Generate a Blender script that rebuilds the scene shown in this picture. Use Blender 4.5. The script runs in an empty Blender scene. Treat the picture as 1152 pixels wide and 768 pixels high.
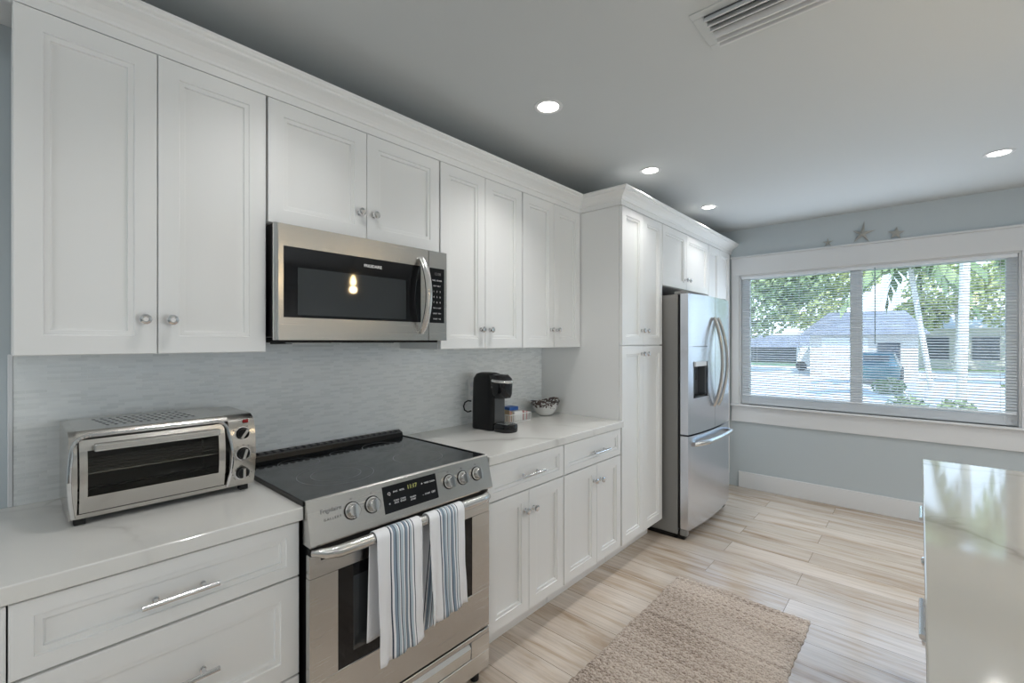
import bpy, bmesh, math, random
from mathutils import Vector, Matrix
from math import sin, cos, pi, radians
random.seed(7)
S = bpy.context.scene
C = S.collection

# ------------------------------------------------------------ camera
CX, CZ = 2.01, 1.404
cd = bpy.data.cameras.new('camera'); cam = bpy.data.objects.new('camera', cd); C.objects.link(cam)
cam.location = (CX, 0, CZ)
cam.rotation_euler = (pi/2, 0, math.atan(459/512))
cd.sensor_width = 36; cd.lens = 36*512/1152; cd.clip_start = .02; cd.clip_end = 300
S.camera = cam

# ------------------------------------------------------------ render look
S.view_settings.view_transform = 'Standard'
S.view_settings.look = 'None'
S.view_settings.gamma = 1
S.view_settings.use_curve_mapping = False
S.view_settings.exposure = 0.12
S.cycles.use_denoising = True
S.cycles.max_bounces = 10
S.cycles.diffuse_bounces = 5
S.cycles.glossy_bounces = 5
S.cycles.transparent_max_bounces = 24
S.cycles.caustics_reflective = False
S.cycles.caustics_refractive = False
S.cycles.sample_clamp_indirect = 6

# ------------------------------------------------------------ world, sun, added daylight lamps
w = bpy.data.worlds.new('sky'); S.world = w; w.use_nodes = True
nt = w.node_tree; bg = nt.nodes['Background']
tc = nt.nodes.new('ShaderNodeTexCoord'); sx = nt.nodes.new('ShaderNodeSeparateXYZ'); cr = nt.nodes.new('ShaderNodeValToRGB')
nt.links.new(tc.outputs['Generated'], sx.inputs[0]); nt.links.new(sx.outputs['Z'], cr.inputs[0]); nt.links.new(cr.outputs[0], bg.inputs[0])
cr.color_ramp.elements[0].position = 0; cr.color_ramp.elements[0].color = (.80, .93, 1, 1)
cr.color_ramp.elements[1].position = .7; cr.color_ramp.elements[1].color = (.33, .56, .95, 1)
bg.inputs[1].default_value = 2.9
sd = bpy.data.lights.new('sun', 'SUN'); sun = bpy.data.objects.new('sun', sd); C.objects.link(sun)
sun.rotation_euler = (radians(38), 0, radians(35)); sd.energy = 6; sd.angle = .01; sd.color = (1, .96, .88)

def area(name, loc, rot, sx_, sy_, power, col):
    d = bpy.data.lights.new(name, 'AREA'); d.shape = 'RECTANGLE'; d.size = sx_; d.size_y = sy_; d.energy = power; d.color = col
    o = bpy.data.objects.new(name, d); C.objects.link(o); o.location = loc; o.rotation_euler = rot
    return o
# lamps added in place of daylight: unseen patio door, side window, main window
area('added_fill_rear', (1.9, -3.2, 1.12), (radians(90), 0, 0), 2.5, 2.0, 29, (.82, .92, 1)).visible_glossy = False
area('added_fill_side', (5.2, 1.6, 1.45), (0, radians(90), 0), 1.2, 2.2, 31, (.82, .92, 1)).visible_glossy = False
area('daylight_main_window', (1.62, 4.70, 1.42), (radians(-90), 0, 0), 1.75, 1.15, 18, (.74, .86, 1)).visible_glossy = False

# ------------------------------------------------------------ materials
MATS = {}
def mat(name, col, rough=.5, metal=0, **k):
    m = bpy.data.materials.new(name); m.use_nodes = True; MATS[name] = m
    b = m.node_tree.nodes['Principled BSDF']
    b.inputs['Base Color'].default_value = (*col, 1); b.inputs['Roughness'].default_value = rough; b.inputs['Metallic'].default_value = metal
    for kk, v in k.items(): b.inputs[kk].default_value = v
    return m
def N(m, t, **k):
    n = m.node_tree.nodes.new(t)
    for kk, v in k.items():
        if isinstance(kk, str) and hasattr(n, kk): setattr(n, kk, v)
        else: n.inputs[kk.replace('_', ' ')].default_value = v
    return n
def Lk(m, a, b): m.node_tree.links.new(a, b)
def BS(m): return m.node_tree.nodes['Principled BSDF']
def coords(m, scale=(1, 1, 1), rot=(0, 0, 0)):
    t = N(m, 'ShaderNodeTexCoord'); mp = N(m, 'ShaderNodeMapping'); mp.inputs['Scale'].default_value = scale; mp.inputs['Rotation'].default_value = rot
    Lk(m, t.outputs['Object'], mp.inputs[0]); return mp.outputs[0]
def ramp(m, fac, stops, interp='LINEAR'):
    r = N(m, 'ShaderNodeValToRGB'); r.color_ramp.interpolation = interp
    e = r.color_ramp.elements
    while len(e) < len(stops): e.new(.5)
    for i, (p, c) in enumerate(stops): e[i].position = p; e[i].color = (*c, 1)
    if fac is not None: Lk(m, fac, r.inputs[0])
    return r.outputs[0]
def bump(m, h, strength=.2, dist=.002):
    b = N(m, 'ShaderNodeBump'); b.inputs['Strength'].default_value = strength; b.inputs['Distance'].default_value = dist
    Lk(m, h, b.inputs['Height']); Lk(m, b.outputs[0], BS(m).inputs['Normal'])

def painted(name, col, rough, bs=0.04, sc=60):
    m = mat(name, col, rough); n = N(m, 'ShaderNodeTexNoise'); n.inputs['Scale'].default_value = sc; n.inputs['Detail'].default_value = 3
    Lk(m, coords(m), n.inputs[0]); bump(m, n.outputs[0], bs, .001); return m
cab = painted('cabinet_white_paint', (.81, .81, .798), .33, .02, 30)
trimw = painted('trim_white_paint', (.69, .70, .71), .4, .02)
wallp = painted('wall_pale_blue_grey', (.48, .53, .555), .55, .06, 90)
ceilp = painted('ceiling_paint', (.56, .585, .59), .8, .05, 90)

def steel(name, col, rough, scale, var=1.0):
    m = mat(name, col, rough, 1.0); n = N(m, 'ShaderNodeTexNoise'); n.inputs['Scale'].default_value = 1; n.inputs['Detail'].default_value = 2
    Lk(m, coords(m, scale), n.inputs[0])
    r = N(m, 'ShaderNodeMapRange'); r.inputs[3].default_value = rough-.05*var; r.inputs[4].default_value = rough+.07*var
    Lk(m, n.outputs[0], r.inputs[0]); Lk(m, r.outputs[0], BS(m).inputs['Roughness']); bump(m, n.outputs[0], .012*var, .0004); return m
steel_h = steel('brushed_steel_horizontal', (.68, .67, .65), .24, (600, 4, 600))
steel_v = steel('brushed_steel_vertical', (.72, .745, .80), .25, (500, 500, 3), .15)  # bluish base colour carries the window's reflected light
steel_t = steel('toaster_steel', (.62, .60, .57), .22, (400, 5, 400))
satin = mat('satin_steel', (.74, .74, .73), .27, 1.0)
chrome = mat('chrome', (.82, .82, .83), .08, 1.0)
nickel = mat('polished_nickel', (.72, .72, .73), .16, 1.0)
grey_side = painted('fridge_side_grey', (.20, .195, .185), .42, .04, 200)
blk = mat('black_plastic', (.005, .005, .0055), .3, 0, **{'Specular IOR Level': .35})
blk_gl = mat('black_gloss', (.006, .006, .007), .06)
blk_matt = mat('black_matt', (.01, .01, .01), .7)
cooktop = mat('ceramic_cooktop', (.02, .023, .026), .07, 0, **{'Specular IOR Level': .8})
ring_m = mat('burner_print', (.22, .23, .24), .3)
mwwin = mat('microwave_window', (.035, .038, .04), .04, 0, **{'Specular IOR Level': .9})
rubber = mat('black_rubber', (.015, .015, .015), .8)
redm = mat('red_indicator', (.25, .01, .01), .2)
white_pl = mat('white_plastic', (.82, .82, .80), .3)
white_wire = mat('white_wire', (.85, .85, .84), .35)
blue_m = mat('blue_card', (.03, .13, .45), .4)
pink_m = mat('pink_paper', (.65, .35, .33), .6)
tan_m = mat('tan_paper', (.55, .42, .28), .6)
text_w = mat('printed_white', (.75, .75, .75), .5)
text_g = mat('printed_grey', (.16, .16, .16), .5)
digit = mat('clock_digits', (.02, .02, .01), .4, 0, **{'Emission Color': (.75, .8, .25, 1), 'Emission Strength': .35})
dark_in = mat('oven_dark', (.02, .018, .016), .35)
star_m = painted('starfish', (.40, .39, .36), .85, .6, 300)
slatm = mat('blind_slat', (.80, .83, .87), .35, 0, **{'Subsurface Weight': 0.0})
vinyl = mat('window_vinyl', (.78, .82, .86), .35)

glassm = mat('clear_glass', (1, 1, 1), .0, 0, **{'Transmission Weight': 1.0, 'IOR': 1.45})
def thin_glass(name, tint, gl):
    m = bpy.data.materials.new(name); m.use_nodes = True; nt = m.node_tree; nt.nodes.clear()
    o = nt.nodes.new('ShaderNodeOutputMaterial'); mx = nt.nodes.new('ShaderNodeMixShader'); t = nt.nodes.new('ShaderNodeBsdfTransparent'); g = nt.nodes.new('ShaderNodeBsdfGlossy')
    f = nt.nodes.new('ShaderNodeFresnel'); f.inputs[0].default_value = 1.45; mu = nt.nodes.new('ShaderNodeMath'); mu.operation = 'MULTIPLY'; mu.inputs[1].default_value = gl
    t.inputs[0].default_value = (*tint, 1); g.inputs['Roughness'].default_value = .02
    nt.links.new(f.outputs[0], mu.inputs[0]); nt.links.new(mu.outputs[0], mx.inputs[0]); nt.links.new(t.outputs[0], mx.inputs[1]); nt.links.new(g.outputs[0], mx.inputs[2]); nt.links.new(mx.outputs[0], o.inputs[0]); return m
pane_m = thin_glass('window_glass', (.95, .98, 1), 1)
oven_glass = thin_glass('oven_glass', (.80, .80, .78), .5)

# quartz
quartz = mat('white_quartz', (.72, .71, .68), .07, 0, **{'Specular IOR Level': .6})
def quartz_nodes(m, qa=(.73, .72, .69), qb=(.40, .38, .35)):
    co = coords(m)
    n1 = N(m, 'ShaderNodeTexNoise'); n1.inputs['Scale'].default_value = 1.3; n1.inputs['Detail'].default_value = 5; Lk(m, co, n1.inputs[0])
    mx = N(m, 'ShaderNodeMixRGB'); mx.inputs[0].default_value = .42; Lk(m, co, mx.inputs[1]); Lk(m, n1.outputs['Color'], mx.inputs[2])
    v = N(m, 'ShaderNodeTexVoronoi'); v.feature = 'DISTANCE_TO_EDGE'; v.inputs['Scale'].default_value = 2.1; Lk(m, mx.outputs[0], v.inputs['Vector'])
    vein = ramp(m, v.outputs['Distance'], [(0, (1, 1, 1)), (.012, (.35, .35, .35)), (.05, (0, 0, 0))])
    n2 = N(m, 'ShaderNodeTexNoise'); n2.inputs['Scale'].default_value = 2.4; Lk(m, co, n2.inputs[0])
    msk = ramp(m, n2.outputs[0], [(.44, (0, 0, 0)), (.62, (1, 1, 1))])
    mu = N(m, 'ShaderNodeMath', operation='MULTIPLY'); Lk(m, vein, mu.inputs[0]); Lk(m, msk, mu.inputs[1])
    m2 = N(m, 'ShaderNodeMath', operation='MULTIPLY'); m2.inputs[1].default_value = .75; Lk(m, mu.outputs[0], m2.inputs[0])
    c = N(m, 'ShaderNodeMixRGB'); Lk(m, m2.outputs[0], c.inputs[0]); c.inputs[1].default_value = (*qa, 1); c.inputs[2].default_value = (*qb, 1)
    Lk(m, c.outputs[0], BS(m).inputs['Base Color'])
quartz_nodes(quartz)
quartz_dim = mat('white_quartz_dimmed', (.60, .59, .56), .07, 0, **{'IOR': 1.8}); quartz_nodes(quartz_dim, (.47, .46, .425), (.27, .25, .22))  # same quartz as the counters, with the island's dimmer light put into its colour

# mosaic backsplash: thin horizontal shell strips
tile = mat('shell_mosaic_tile', (.6, .64, .63), .2)
def tile_nodes(m):
    t = N(m, 'ShaderNodeTexCoord'); s = N(m, 'ShaderNodeSeparateXYZ'); cb = N(m, 'ShaderNodeCombineXYZ')
    Lk(m, t.outputs['Object'], s.inputs[0]); Lk(m, s.outputs['Y'], cb.inputs[0]); Lk(m, s.outputs['Z'], cb.inputs[1])
    b = N(m, 'ShaderNodeTexBrick'); Lk(m, cb.outputs[0], b.inputs['Vector'])
    b.offset = .37; b.inputs['Scale'].default_value = 1; b.inputs['Brick Width'].default_value = .046; b.inputs['Row Height'].default_value = .0095
    b.inputs['Mortar Size'].default_value = .0006; b.inputs['Color1'].default_value = (0, 0, 0, 1); b.inputs['Color2'].default_value = (1, 1, 1, 1); b.inputs['Mortar'].default_value = (.5, .5, .5, 1)
    b.inputs['Bias'].default_value = 0
    n = N(m, 'ShaderNodeTexNoise'); n.inputs['Scale'].default_value = 5; n.inputs['Detail'].default_value = 4; Lk(m, cb.outputs[0], n.inputs[0])
    mixf = N(m, 'ShaderNodeMixRGB'); mixf.inputs[0].default_value = .45; Lk(m, b.outputs['Color'], mixf.inputs[1]); Lk(m, n.outputs[0], mixf.inputs[2])
    col = ramp(m, mixf.outputs[0], [(.15, (.70, .73, .72)), (.45, (.77, .79, .785)), (.75, (.81, .83, .82)), (1, (.86, .875, .87))])
    Lk(m, col, BS(m).inputs['Base Color'])
    # each strip sits at a slightly different angle
    h = N(m, 'ShaderNodeMath', operation='MULTIPLY'); Lk(m, b.outputs['Color'], h.inputs[0]); h.inputs[1].default_value = 1
    w1 = N(m, 'ShaderNodeTexNoise'); w1.inputs['Scale'].default_value = 38; Lk(m, cb.outputs[0], w1.inputs[0])
    ad = N(m, 'ShaderNodeMath', operation='ADD'); Lk(m, h.outputs[0], ad.inputs[0]); Lk(m, w1.outputs[0], ad.inputs[1])
    sb = N(m, 'ShaderNodeMath', operation='SUBTRACT'); Lk(m, ad.outputs[0], sb.inputs[0]); Lk(m, b.outputs['Fac'], sb.inputs[1])
    bump(m, sb.outputs[0], .35, .0012)
    rr = N(m, 'ShaderNodeMapRange'); rr.inputs[3].default_value = .16; rr.inputs[4].default_value = .45; Lk(m, b.outputs['Color'], rr.inputs[0]); Lk(m, rr.outputs[0], BS(m).inputs['Roughness'])
tile_nodes(tile)

# floor planks running along x
floorm = mat('greige_oak_planks', (.4, .33, .26), .2, 0, **{'IOR': 1.6})
def floor_nodes(m):
    co = coords(m)
    b = N(m, 'ShaderNodeTexBrick'); Lk(m, co, b.inputs['Vector']); b.offset = .37; b.inputs['Scale'].default_value = 1
    b.inputs['Brick Width'].default_value = 1.22; b.inputs['Row Height'].default_value = .182; b.inputs['Mortar Size'].default_value = .0012
    b.inputs['Color1'].default_value = (0, 0, 0, 1); b.inputs['Color2'].default_value = (1, 1, 1, 1); b.inputs['Mortar'].default_value = (.5, .5, .5, 1)
    off = N(m, 'ShaderNodeVectorMath', operation='MULTIPLY'); Lk(m, b.outputs['Color'], off.inputs[0]); off.inputs[1].default_value = (7.3, 3.1, 5.7)
    ad = N(m, 'ShaderNodeVectorMath', operation='ADD'); Lk(m, off.outputs[0], ad.inputs[0]); Lk(m, co, ad.inputs[1])
    mp = N(m, 'ShaderNodeMapping'); mp.inputs['Scale'].default_value = (.75, 6, 1); Lk(m, ad.outputs[0], mp.inputs[0])
    g = N(m, 'ShaderNodeTexNoise'); g.inputs['Scale'].default_value = 1.6; g.inputs['Detail'].default_value = 6; g.inputs['Roughness'].default_value = .6; g.inputs['Distortion'].default_value = .8; Lk(m, mp.outputs[0], g.inputs[0])
    mp2 = N(m, 'ShaderNodeMapping'); mp2.inputs['Scale'].default_value = (3, 90, 1); Lk(m, ad.outputs[0], mp2.inputs[0])
    g2 = N(m, 'ShaderNodeTexNoise'); g2.inputs['Scale'].default_value = 1; g2.inputs['Detail'].default_value = 4; Lk(m, mp2.outputs[0], g2.inputs[0])
    base = ramp(m, g.outputs[0], [(.27, (.30, .20, .12)), (.37, (.50, .40, .305)), (.50, (.62, .54, .46)), (.78, (.72, .65, .58))])
    pl = ramp(m, b.outputs['Color'], [(0, (.80, .76, .72)), (.5, (.95, .94, .93)), (1, (1.06, 1.05, 1.05))])
    m1 = N(m, 'ShaderNodeMixRGB'); m1.blend_type = 'MULTIPLY'; m1.inputs[0].default_value = .85; Lk(m, base, m1.inputs[1]); Lk(m, pl, m1.inputs[2])
    gr = ramp(m, g2.outputs[0], [(.3, (.82, .82, .82)), (.6, (1.05, 1.05, 1.05))])
    m2 = N(m, 'ShaderNodeMixRGB'); m2.blend_type = 'MULTIPLY'; m2.inputs[0].default_value = .7; Lk(m, m1.outputs[0], m2.inputs[1]); Lk(m, gr, m2.inputs[2])
    m3 = N(m, 'ShaderNodeMixRGB'); m3.inputs[2].default_value = (.14, .10, .07, 1); Lk(m, b.outputs['Fac'], m3.inputs[0]); Lk(m, m2.outputs[0], m3.inputs[1])
    Lk(m, m3.outputs[0], BS(m).inputs['Base Color'])
    sb = N(m, 'ShaderNodeMath', operation='SUBTRACT'); Lk(m, g2.outputs[0], sb.inputs[0]); Lk(m, b.outputs['Fac'], sb.inputs[1]); bump(m, sb.outputs[0], .12, .0015)
floor_nodes(floorm)

rugm = mat('jute', (.5, .4, .3), .95)
def rug_nodes(m):
    a = N(m, 'ShaderNodeAttribute'); a.attribute_name = 'tone'
    n = N(m, 'ShaderNodeTexNoise'); n.inputs['Scale'].default_value = 170; n.inputs['Detail'].default_value = 5; n.inputs['Roughness'].default_value = .7; Lk(m, coords(m), n.inputs[0])
    mx = N(m, 'ShaderNodeMixRGB'); mx.inputs[0].default_value = .62; Lk(m, a.outputs['Fac'], mx.inputs[1]); Lk(m, n.outputs[0], mx.inputs[2])
    Lk(m, ramp(m, mx.outputs[0], [(.32, (.09, .065, .05)), (.42, (.30, .235, .19)), (.50, (.53, .45, .385)), (.66, (.76, .68, .61))]), BS(m).inputs['Base Color'])
    bump(m, n.outputs[0], .6, .002)
rug_nodes(rugm)

towelm = mat('striped_towel', (.8, .8, .8), .9)
def towel_nodes(m):
    t = N(m, 'ShaderNodeTexCoord'); s = N(m, 'ShaderNodeSeparateXYZ'); Lk(m, t.outputs['UV'], s.inputs[0])
    W = (.88, .88, .90); Bl = (.27, .34, .42); Nv = (.05, .065, .10); G = (.50, .58, .64)
    st = [(0, W), (.27, Nv), (.30, W), (.335, Bl), (.385, Nv), (.40, G), (.45, W), (.475, Nv), (.495, G), (.555, W), (.585, Nv), (.60, Bl), (.65, W), (.68, Nv), (.70, G), (.74, W), (.775, Nv), (.795, W)]
    Lk(m, ramp(m, s.outputs[0], st, 'CONSTANT'), BS(m).inputs['Base Color'])
    wv = N(m, 'ShaderNodeTexWave'); wv.inputs['Scale'].default_value = 220; wv.bands_direction = 'Z'; Lk(m, coords(m), wv.inputs[0]); bump(m, wv.outputs[0], .15, .001)
towel_nodes(towelm)

bowlm = mat('patterned_ceramic', (.7, .7, .68), .2)
def bowl_nodes(m):
    co = coords(m); n = N(m, 'ShaderNodeTexNoise'); n.inputs['Scale'].default_value = 75; n.inputs['Detail'].default_value = 2; Lk(m, co, n.inputs[0])
    s = N(m, 'ShaderNodeSeparateXYZ'); Lk(m, co, s.inputs[0])
    zz = N(m, 'ShaderNodeMapRange'); zz.inputs[1].default_value = .035; zz.inputs[2].default_value = .075; zz.inputs[3].default_value = -.2; zz.inputs[4].default_value = .14; Lk(m, s.outputs['Z'], zz.inputs[0])
    ad = N(m, 'ShaderNodeMath', operation='ADD'); Lk(m, n.outputs[0], ad.inputs[0]); Lk(m, zz.outputs[0], ad.inputs[1])
    Lk(m, ramp(m, ad.outputs[0], [(.56, (.66, .66, .64)), (.60, (.085, .06, .055))]), BS(m).inputs['Base Color'])
bowl_nodes(bowlm)

def veg(name, a, b):
    m = mat(name, a, .7); n = N(m, 'ShaderNodeTexNoise'); n.inputs['Scale'].default_value = 1.7; Lk(m, coords(m), n.inputs[0]); Lk(m, ramp(m, n.outputs[0], [(.3, a), (.7, b)]), BS(m).inputs['Base Color']); return m
leaf1 = veg('leaves_dark', (.10, .17, .07), (.30, .36, .17))
leaf2 = veg('leaves_bright', (.24, .32, .11), (.52, .54, .25))
grassm = veg('lawn', (.20, .33, .10), (.42, .50, .25))
conc = veg('concrete', (.62, .60, .57), (.74, .73, .70))
asph = veg('street_asphalt', (.50, .50, .50), (.60, .60, .60))
roofm = veg('grey_shingles', (.16, .17, .20), (.24, .25, .28))
stucco = veg('stucco', (.55, .53, .50), (.63, .61, .58))
dkwin = mat('far_window', (.05, .06, .08), .1)
barkm = veg('palm_bark', (.50, .48, .44), (.66, .64, .60))
carm = mat('teal_car_paint', (.05, .13, .16), .2, .3)

# ------------------------------------------------------------ mesh helpers
class M:
    def __init__(s): s.bm = bmesh.new(); s.tag = None
    def box(s, x0, y0, z0, x1, y1, z1, bev=0, seg=1):
        t = bmesh.new(); bmesh.ops.create_cube(t, size=1)
        for v in t.verts: v.co = Vector(((x0+x1)/2+v.co.x*(x1-x0), (y0+y1)/2+v.co.y*(y1-y0), (z0+z1)/2+v.co.z*(z1-z0)))
        if bev: bmesh.ops.bevel(t, geom=t.edges[:], offset=bev, segments=seg, affect='EDGES', profile=.5)
        s.merge(t); return s
    def merge(s, t, mtx=None):
        me = bpy.data.meshes.new('tmp'); t.to_mesh(me); t.free()
        if mtx is not None: me.transform(mtx)
        s.bm.from_mesh(me); bpy.data.meshes.remove(me); return s
    def face(s, pts): 
        return s.bm.faces.new([s.bm.verts.new(p) for p in pts])
    def prism(s, pts, a, b, axis='y'):
        """extrude a 2-D outline; axis y: pts are (x,z); axis x: (y,z); axis z: (x,y)"""
        def P(p, t): return {'y': (p[0], t, p[1]), 'x': (t, p[0], p[1]), 'z': (p[0], p[1], t)}[axis]
        A = [s.bm.verts.new(P(p, a)) for p in pts]; B = [s.bm.verts.new(P(p, b)) for p in pts]; n = len(pts)
        s.bm.faces.new(A); s.bm.faces.new(B[::-1])
        for i in range(n): s.bm.faces.new((A[i], B[i], B[(i+1) % n], A[(i+1) % n]))
        return s
    def tube(s, pts, r, n=10, cap=True, flat=1.0):
        pts = [Vector(p) for p in pts]; rings = []; up = None
        for i, p in enumerate(pts):
            d = (pts[min(i+1, len(pts)-1)]-pts[max(i-1, 0)]).normalized()
            if up is None: up = Vector((0, 0, 1)) if abs(d.z) < .9 else Vector((1, 0, 0))
            a = d.cross(up).normalized(); b = a.cross(d).normalized(); up = b
            rr = r[i] if isinstance(r, (list, tuple)) else r
            rings.append([s.bm.verts.new(p+a*rr*cos(2*pi*k/n)*flat+b*rr*sin(2*pi*k/n)) for k in range(n)])
        for A, B in zip(rings, rings[1:]):
            for k in range(n): s.bm.faces.new((A[k], A[(k+1) % n], B[(k+1) % n], B[k]))
        if cap: s.bm.faces.new(rings[0][::-1]); s.bm.faces.new(rings[-1])
        return s
    def lathe(s, o, prof, axis=(0, 0, 1), n=24, rad=None, cap=True):
        """prof: (radius, height along axis)"""
        ax = Vector(axis).normalized(); u = Vector((0, 1, 0)) if abs(ax.y) < .9 else Vector((1, 0, 0)); u = (u-ax*u.dot(ax)).normalized(); v = ax.cross(u); o = Vector(o); rings = []
        for r, h in prof:
            rings.append([s.bm.verts.new(o+ax*h+(u*cos(2*pi*k/n)+v*sin(2*pi*k/n))*max(r, .00001)) for k in range(n)])
        for A, B in zip(rings, rings[1:]):
            for k in range(n): s.bm.faces.new((A[k], A[(k+1) % n], B[(k+1) % n], B[k]))
        if cap: s.bm.faces.new(rings[0][::-1]); s.bm.faces.new(rings[-1])
        return s
    def front(s, x, y0, y1, z0, z1, sg=1, th=.019, fw=.056):
        """shaker style door or drawer face with a beaded inner edge, facing sg*x"""
        R = [(0, -th), (0, -.0018), (.0018, 0), (fw-.0045, 0), (fw-.0025, -.0045), (fw+.0005, -.0045), (fw+.0095, -.0050), (fw+.0110, -.0125), (fw+.0145, -.0130)]
        rings = []
        for i, o in R:
            q = [(y0+i, z0+i), (y1-i, z0+i), (y1-i, z1-i), (y0+i, z1-i)]
            rings.append([s.bm.verts.new((x+sg*o, a, b)) for a, b in q])
        for A, B in zip(rings, rings[1:]):
            for k in range(4): s.bm.faces.new((A[k], A[(k+1) % 4], B[(k+1) % 4], B[k]))
        s.bm.faces.new(rings[-1]); s.bm.faces.new(rings[0][::-1]); return s
    def build(s, name, m, parent=None, origin=None, smooth=0, label=None):
        bmesh.ops.recalc_face_normals(s.bm, faces=s.bm.faces[:])
        if origin is None:
            if parent is not None:
                origin = Vector(parent['_w'])
            else:
                vs = [v.co for v in s.bm.verts]; mn = [min(c[i] for c in vs) for i in range(3)]; mx = [max(c[i] for c in vs) for i in range(3)]
                origin = Vector(((mn[0]+mx[0])/2, (mn[1]+mx[1])/2, mn[2]))
        origin = Vector(origin)
        for v in s.bm.verts: v.co -= origin
        me = bpy.data.meshes.new(name); s.bm.to_mesh(me); s.bm.free()
        if smooth:
            for p in me.polygons: p.use_smooth = True
            me.set_sharp_from_angle(angle=radians(smooth))
        me.materials.append(m)
        o = bpy.data.objects.new(name, me); C.objects.link(o)
        if parent is not None: o.parent = parent; o.location = origin-Vector(parent['_w'])
        else: o.location = origin
        o['_w'] = tuple(origin)
        if label: o['label'] = label
        return o
def empty(name, loc):
    o = bpy.data.objects.new(name, None); C.objects.link(o); o.location = loc; o.empty_display_size = .1; o['_w'] = tuple(loc); return o
def tag(o, label, cat, group=None):
    o['label'] = label; o['category'] = cat
    if group: o['group'] = group
    return o
def thing(name, loc, label, cat, group=None): return tag(empty(name, loc), label, cat, group)
def st(o): o['kind'] = 'structure'; return o
def text_mesh(name, body, size, loc, ux, uy, m, parent, bold=0, align='CENTER', space=1.0):
    cu = bpy.data.curves.new('t', 'FONT'); cu.body = body; cu.size = size; cu.align_x = align; cu.align_y = 'CENTER'; cu.offset = bold; cu.space_character = space
    cu.extrude = .0002; to = bpy.data.objects.new('t', cu); C.objects.link(to)
    me = bpy.data.meshes.new_from_object(to.evaluated_get(bpy.context.evaluated_depsgraph_get()))
    bpy.data.objects.remove(to); bpy.data.curves.remove(cu)
    ux = Vector(ux).normalized(); uy = Vector(uy).normalized(); uz = ux.cross(uy)
    me.transform(Matrix(((ux.x, uy.x, uz.x, 0), (ux.y, uy.y, uz.y, 0), (ux.z, uy.z, uz.z, 0), (0, 0, 0, 1))))
    b = M(); b.bm.from_mesh(me); bpy.data.meshes.remove(me)
    for v in b.bm.verts: v.co += Vector(loc)
    return b.build(name, m, parent)

# ------------------------------------------------------------ room shell
WY, CH, RX, BY = 4.76, 2.486, 5.4, -3.4
floor = st(M().box(-.15, BY-.15, -.1, RX+.15, WY+.15, 0).build('floor', floorm))
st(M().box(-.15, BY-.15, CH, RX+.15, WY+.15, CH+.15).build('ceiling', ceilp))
st(M().box(-.15, BY-.15, 0, 0, WY+.15, CH).build('wall_left', wallp))
def wall_holes(name, axis, t0, t1, a0, a1, holes):
    """wall of constant x or y with rectangular openings (a0,a1,z0,z1)"""
    b = M()
    def bx(p, q, z0, z1):
        if q-p < .001 or z1-z0 < .001: return
        if axis == 'y': b.box(p, t0, z0, q, t1, z1)
        else: b.box(t0, p, z0, t1, q, z1)
    cur = a0
    for (p, q, z0, z1) in holes:
        bx(cur, p, 0, CH); bx(p, q, 0, z0); bx(p, q, z1, CH); cur = q
    bx(cur, a1, 0, CH)
    return st(b.build(name, wallp))
wall_holes('wall_far', 'y', WY, WY+.15, 0, RX, [(.705, 2.54, .80, 2.04)])
wall_holes('wall_right', 'x', RX, RX+.15, BY, WY+.15, [(.5, 2.7, .85, 2.05)])
wall_holes('wall_rear', 'y', BY-.15, BY, 0, RX, [(.6, 3.2, .02, 2.15)])
M_b = M().box(.70, WY-.015, .0, RX, WY, .152, .003)
st(M_b.build('baseboard_far', trimw))
st(M().box(RX-.015, BY, 0, RX, WY-.016, .152, .003).build('baseboard_right', trimw))
st(M().box(0, BY+.0, 0, .015, -.62, .152, .003).build('baseboard_left', trimw))

# main window: casing, stool, apron as the frame part of window_1
wn = st(empty('window_1', (1.62, WY, .8)))
def wpart(n, b, m=trimw, l=None): return b.build(n, m, wn, label=l)
b = M().box(.638, WY-.02, 2.04, 2.64, WY, 2.205, .002); b.box(.630, WY-.034, 2.205, 2.65, WY, 2.222, .003)
b.box(.638, WY-.018, .80, .705, WY, 2.04, .002); b.box(2.54, WY-.018, .80, 2.63, WY, 2.04, .002)
wpart('window_casing', b)
wpart('window_sill', M().box(.632, WY-.045, .782, 2.65, WY+.10, .80, .004))
wpart('window_apron', M().box(.638, WY-.018, .632, 2.63, WY, .780, .002))
b = M().box(.705, WY, .80, .717, WY+.15, 2.04).box(2.528, WY, .80, 2.54, WY+.15, 2.04).box(.717, WY, 2.028, 2.528, WY+.15, 2.04)
wpart('window_jamb', b)
fy0, fy1 = WY+.045, WY+.095
b = M().box(.717, fy0, .80, .785, fy1, 2.028, .003).box(2.47, fy0, .80, 2.528, fy1, 2.028, .003).box(.785, fy0, .80, 2.47, fy1, .878, .003).box(.785, fy0, 2.0, 2.47, fy1, 2.028, .002).box(1.568, fy0-.015, .878, 1.65, fy1, 2.0, .004)
wpart('window_frame', b, vinyl, 'white vinyl sliding window frame')
wpart('pane', M().box(.783, WY+.07, .876, 1.57, WY+.074, 2.002), pane_m); wpart('pane', M().box(1.648, WY+.078, .876, 2.472, WY+.082, 2.002), pane_m)
wpart('latch', M().box(1.60, fy0-.022, 1.38, 1.62, fy0-.015, 1.44, .002), vinyl)
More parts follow.
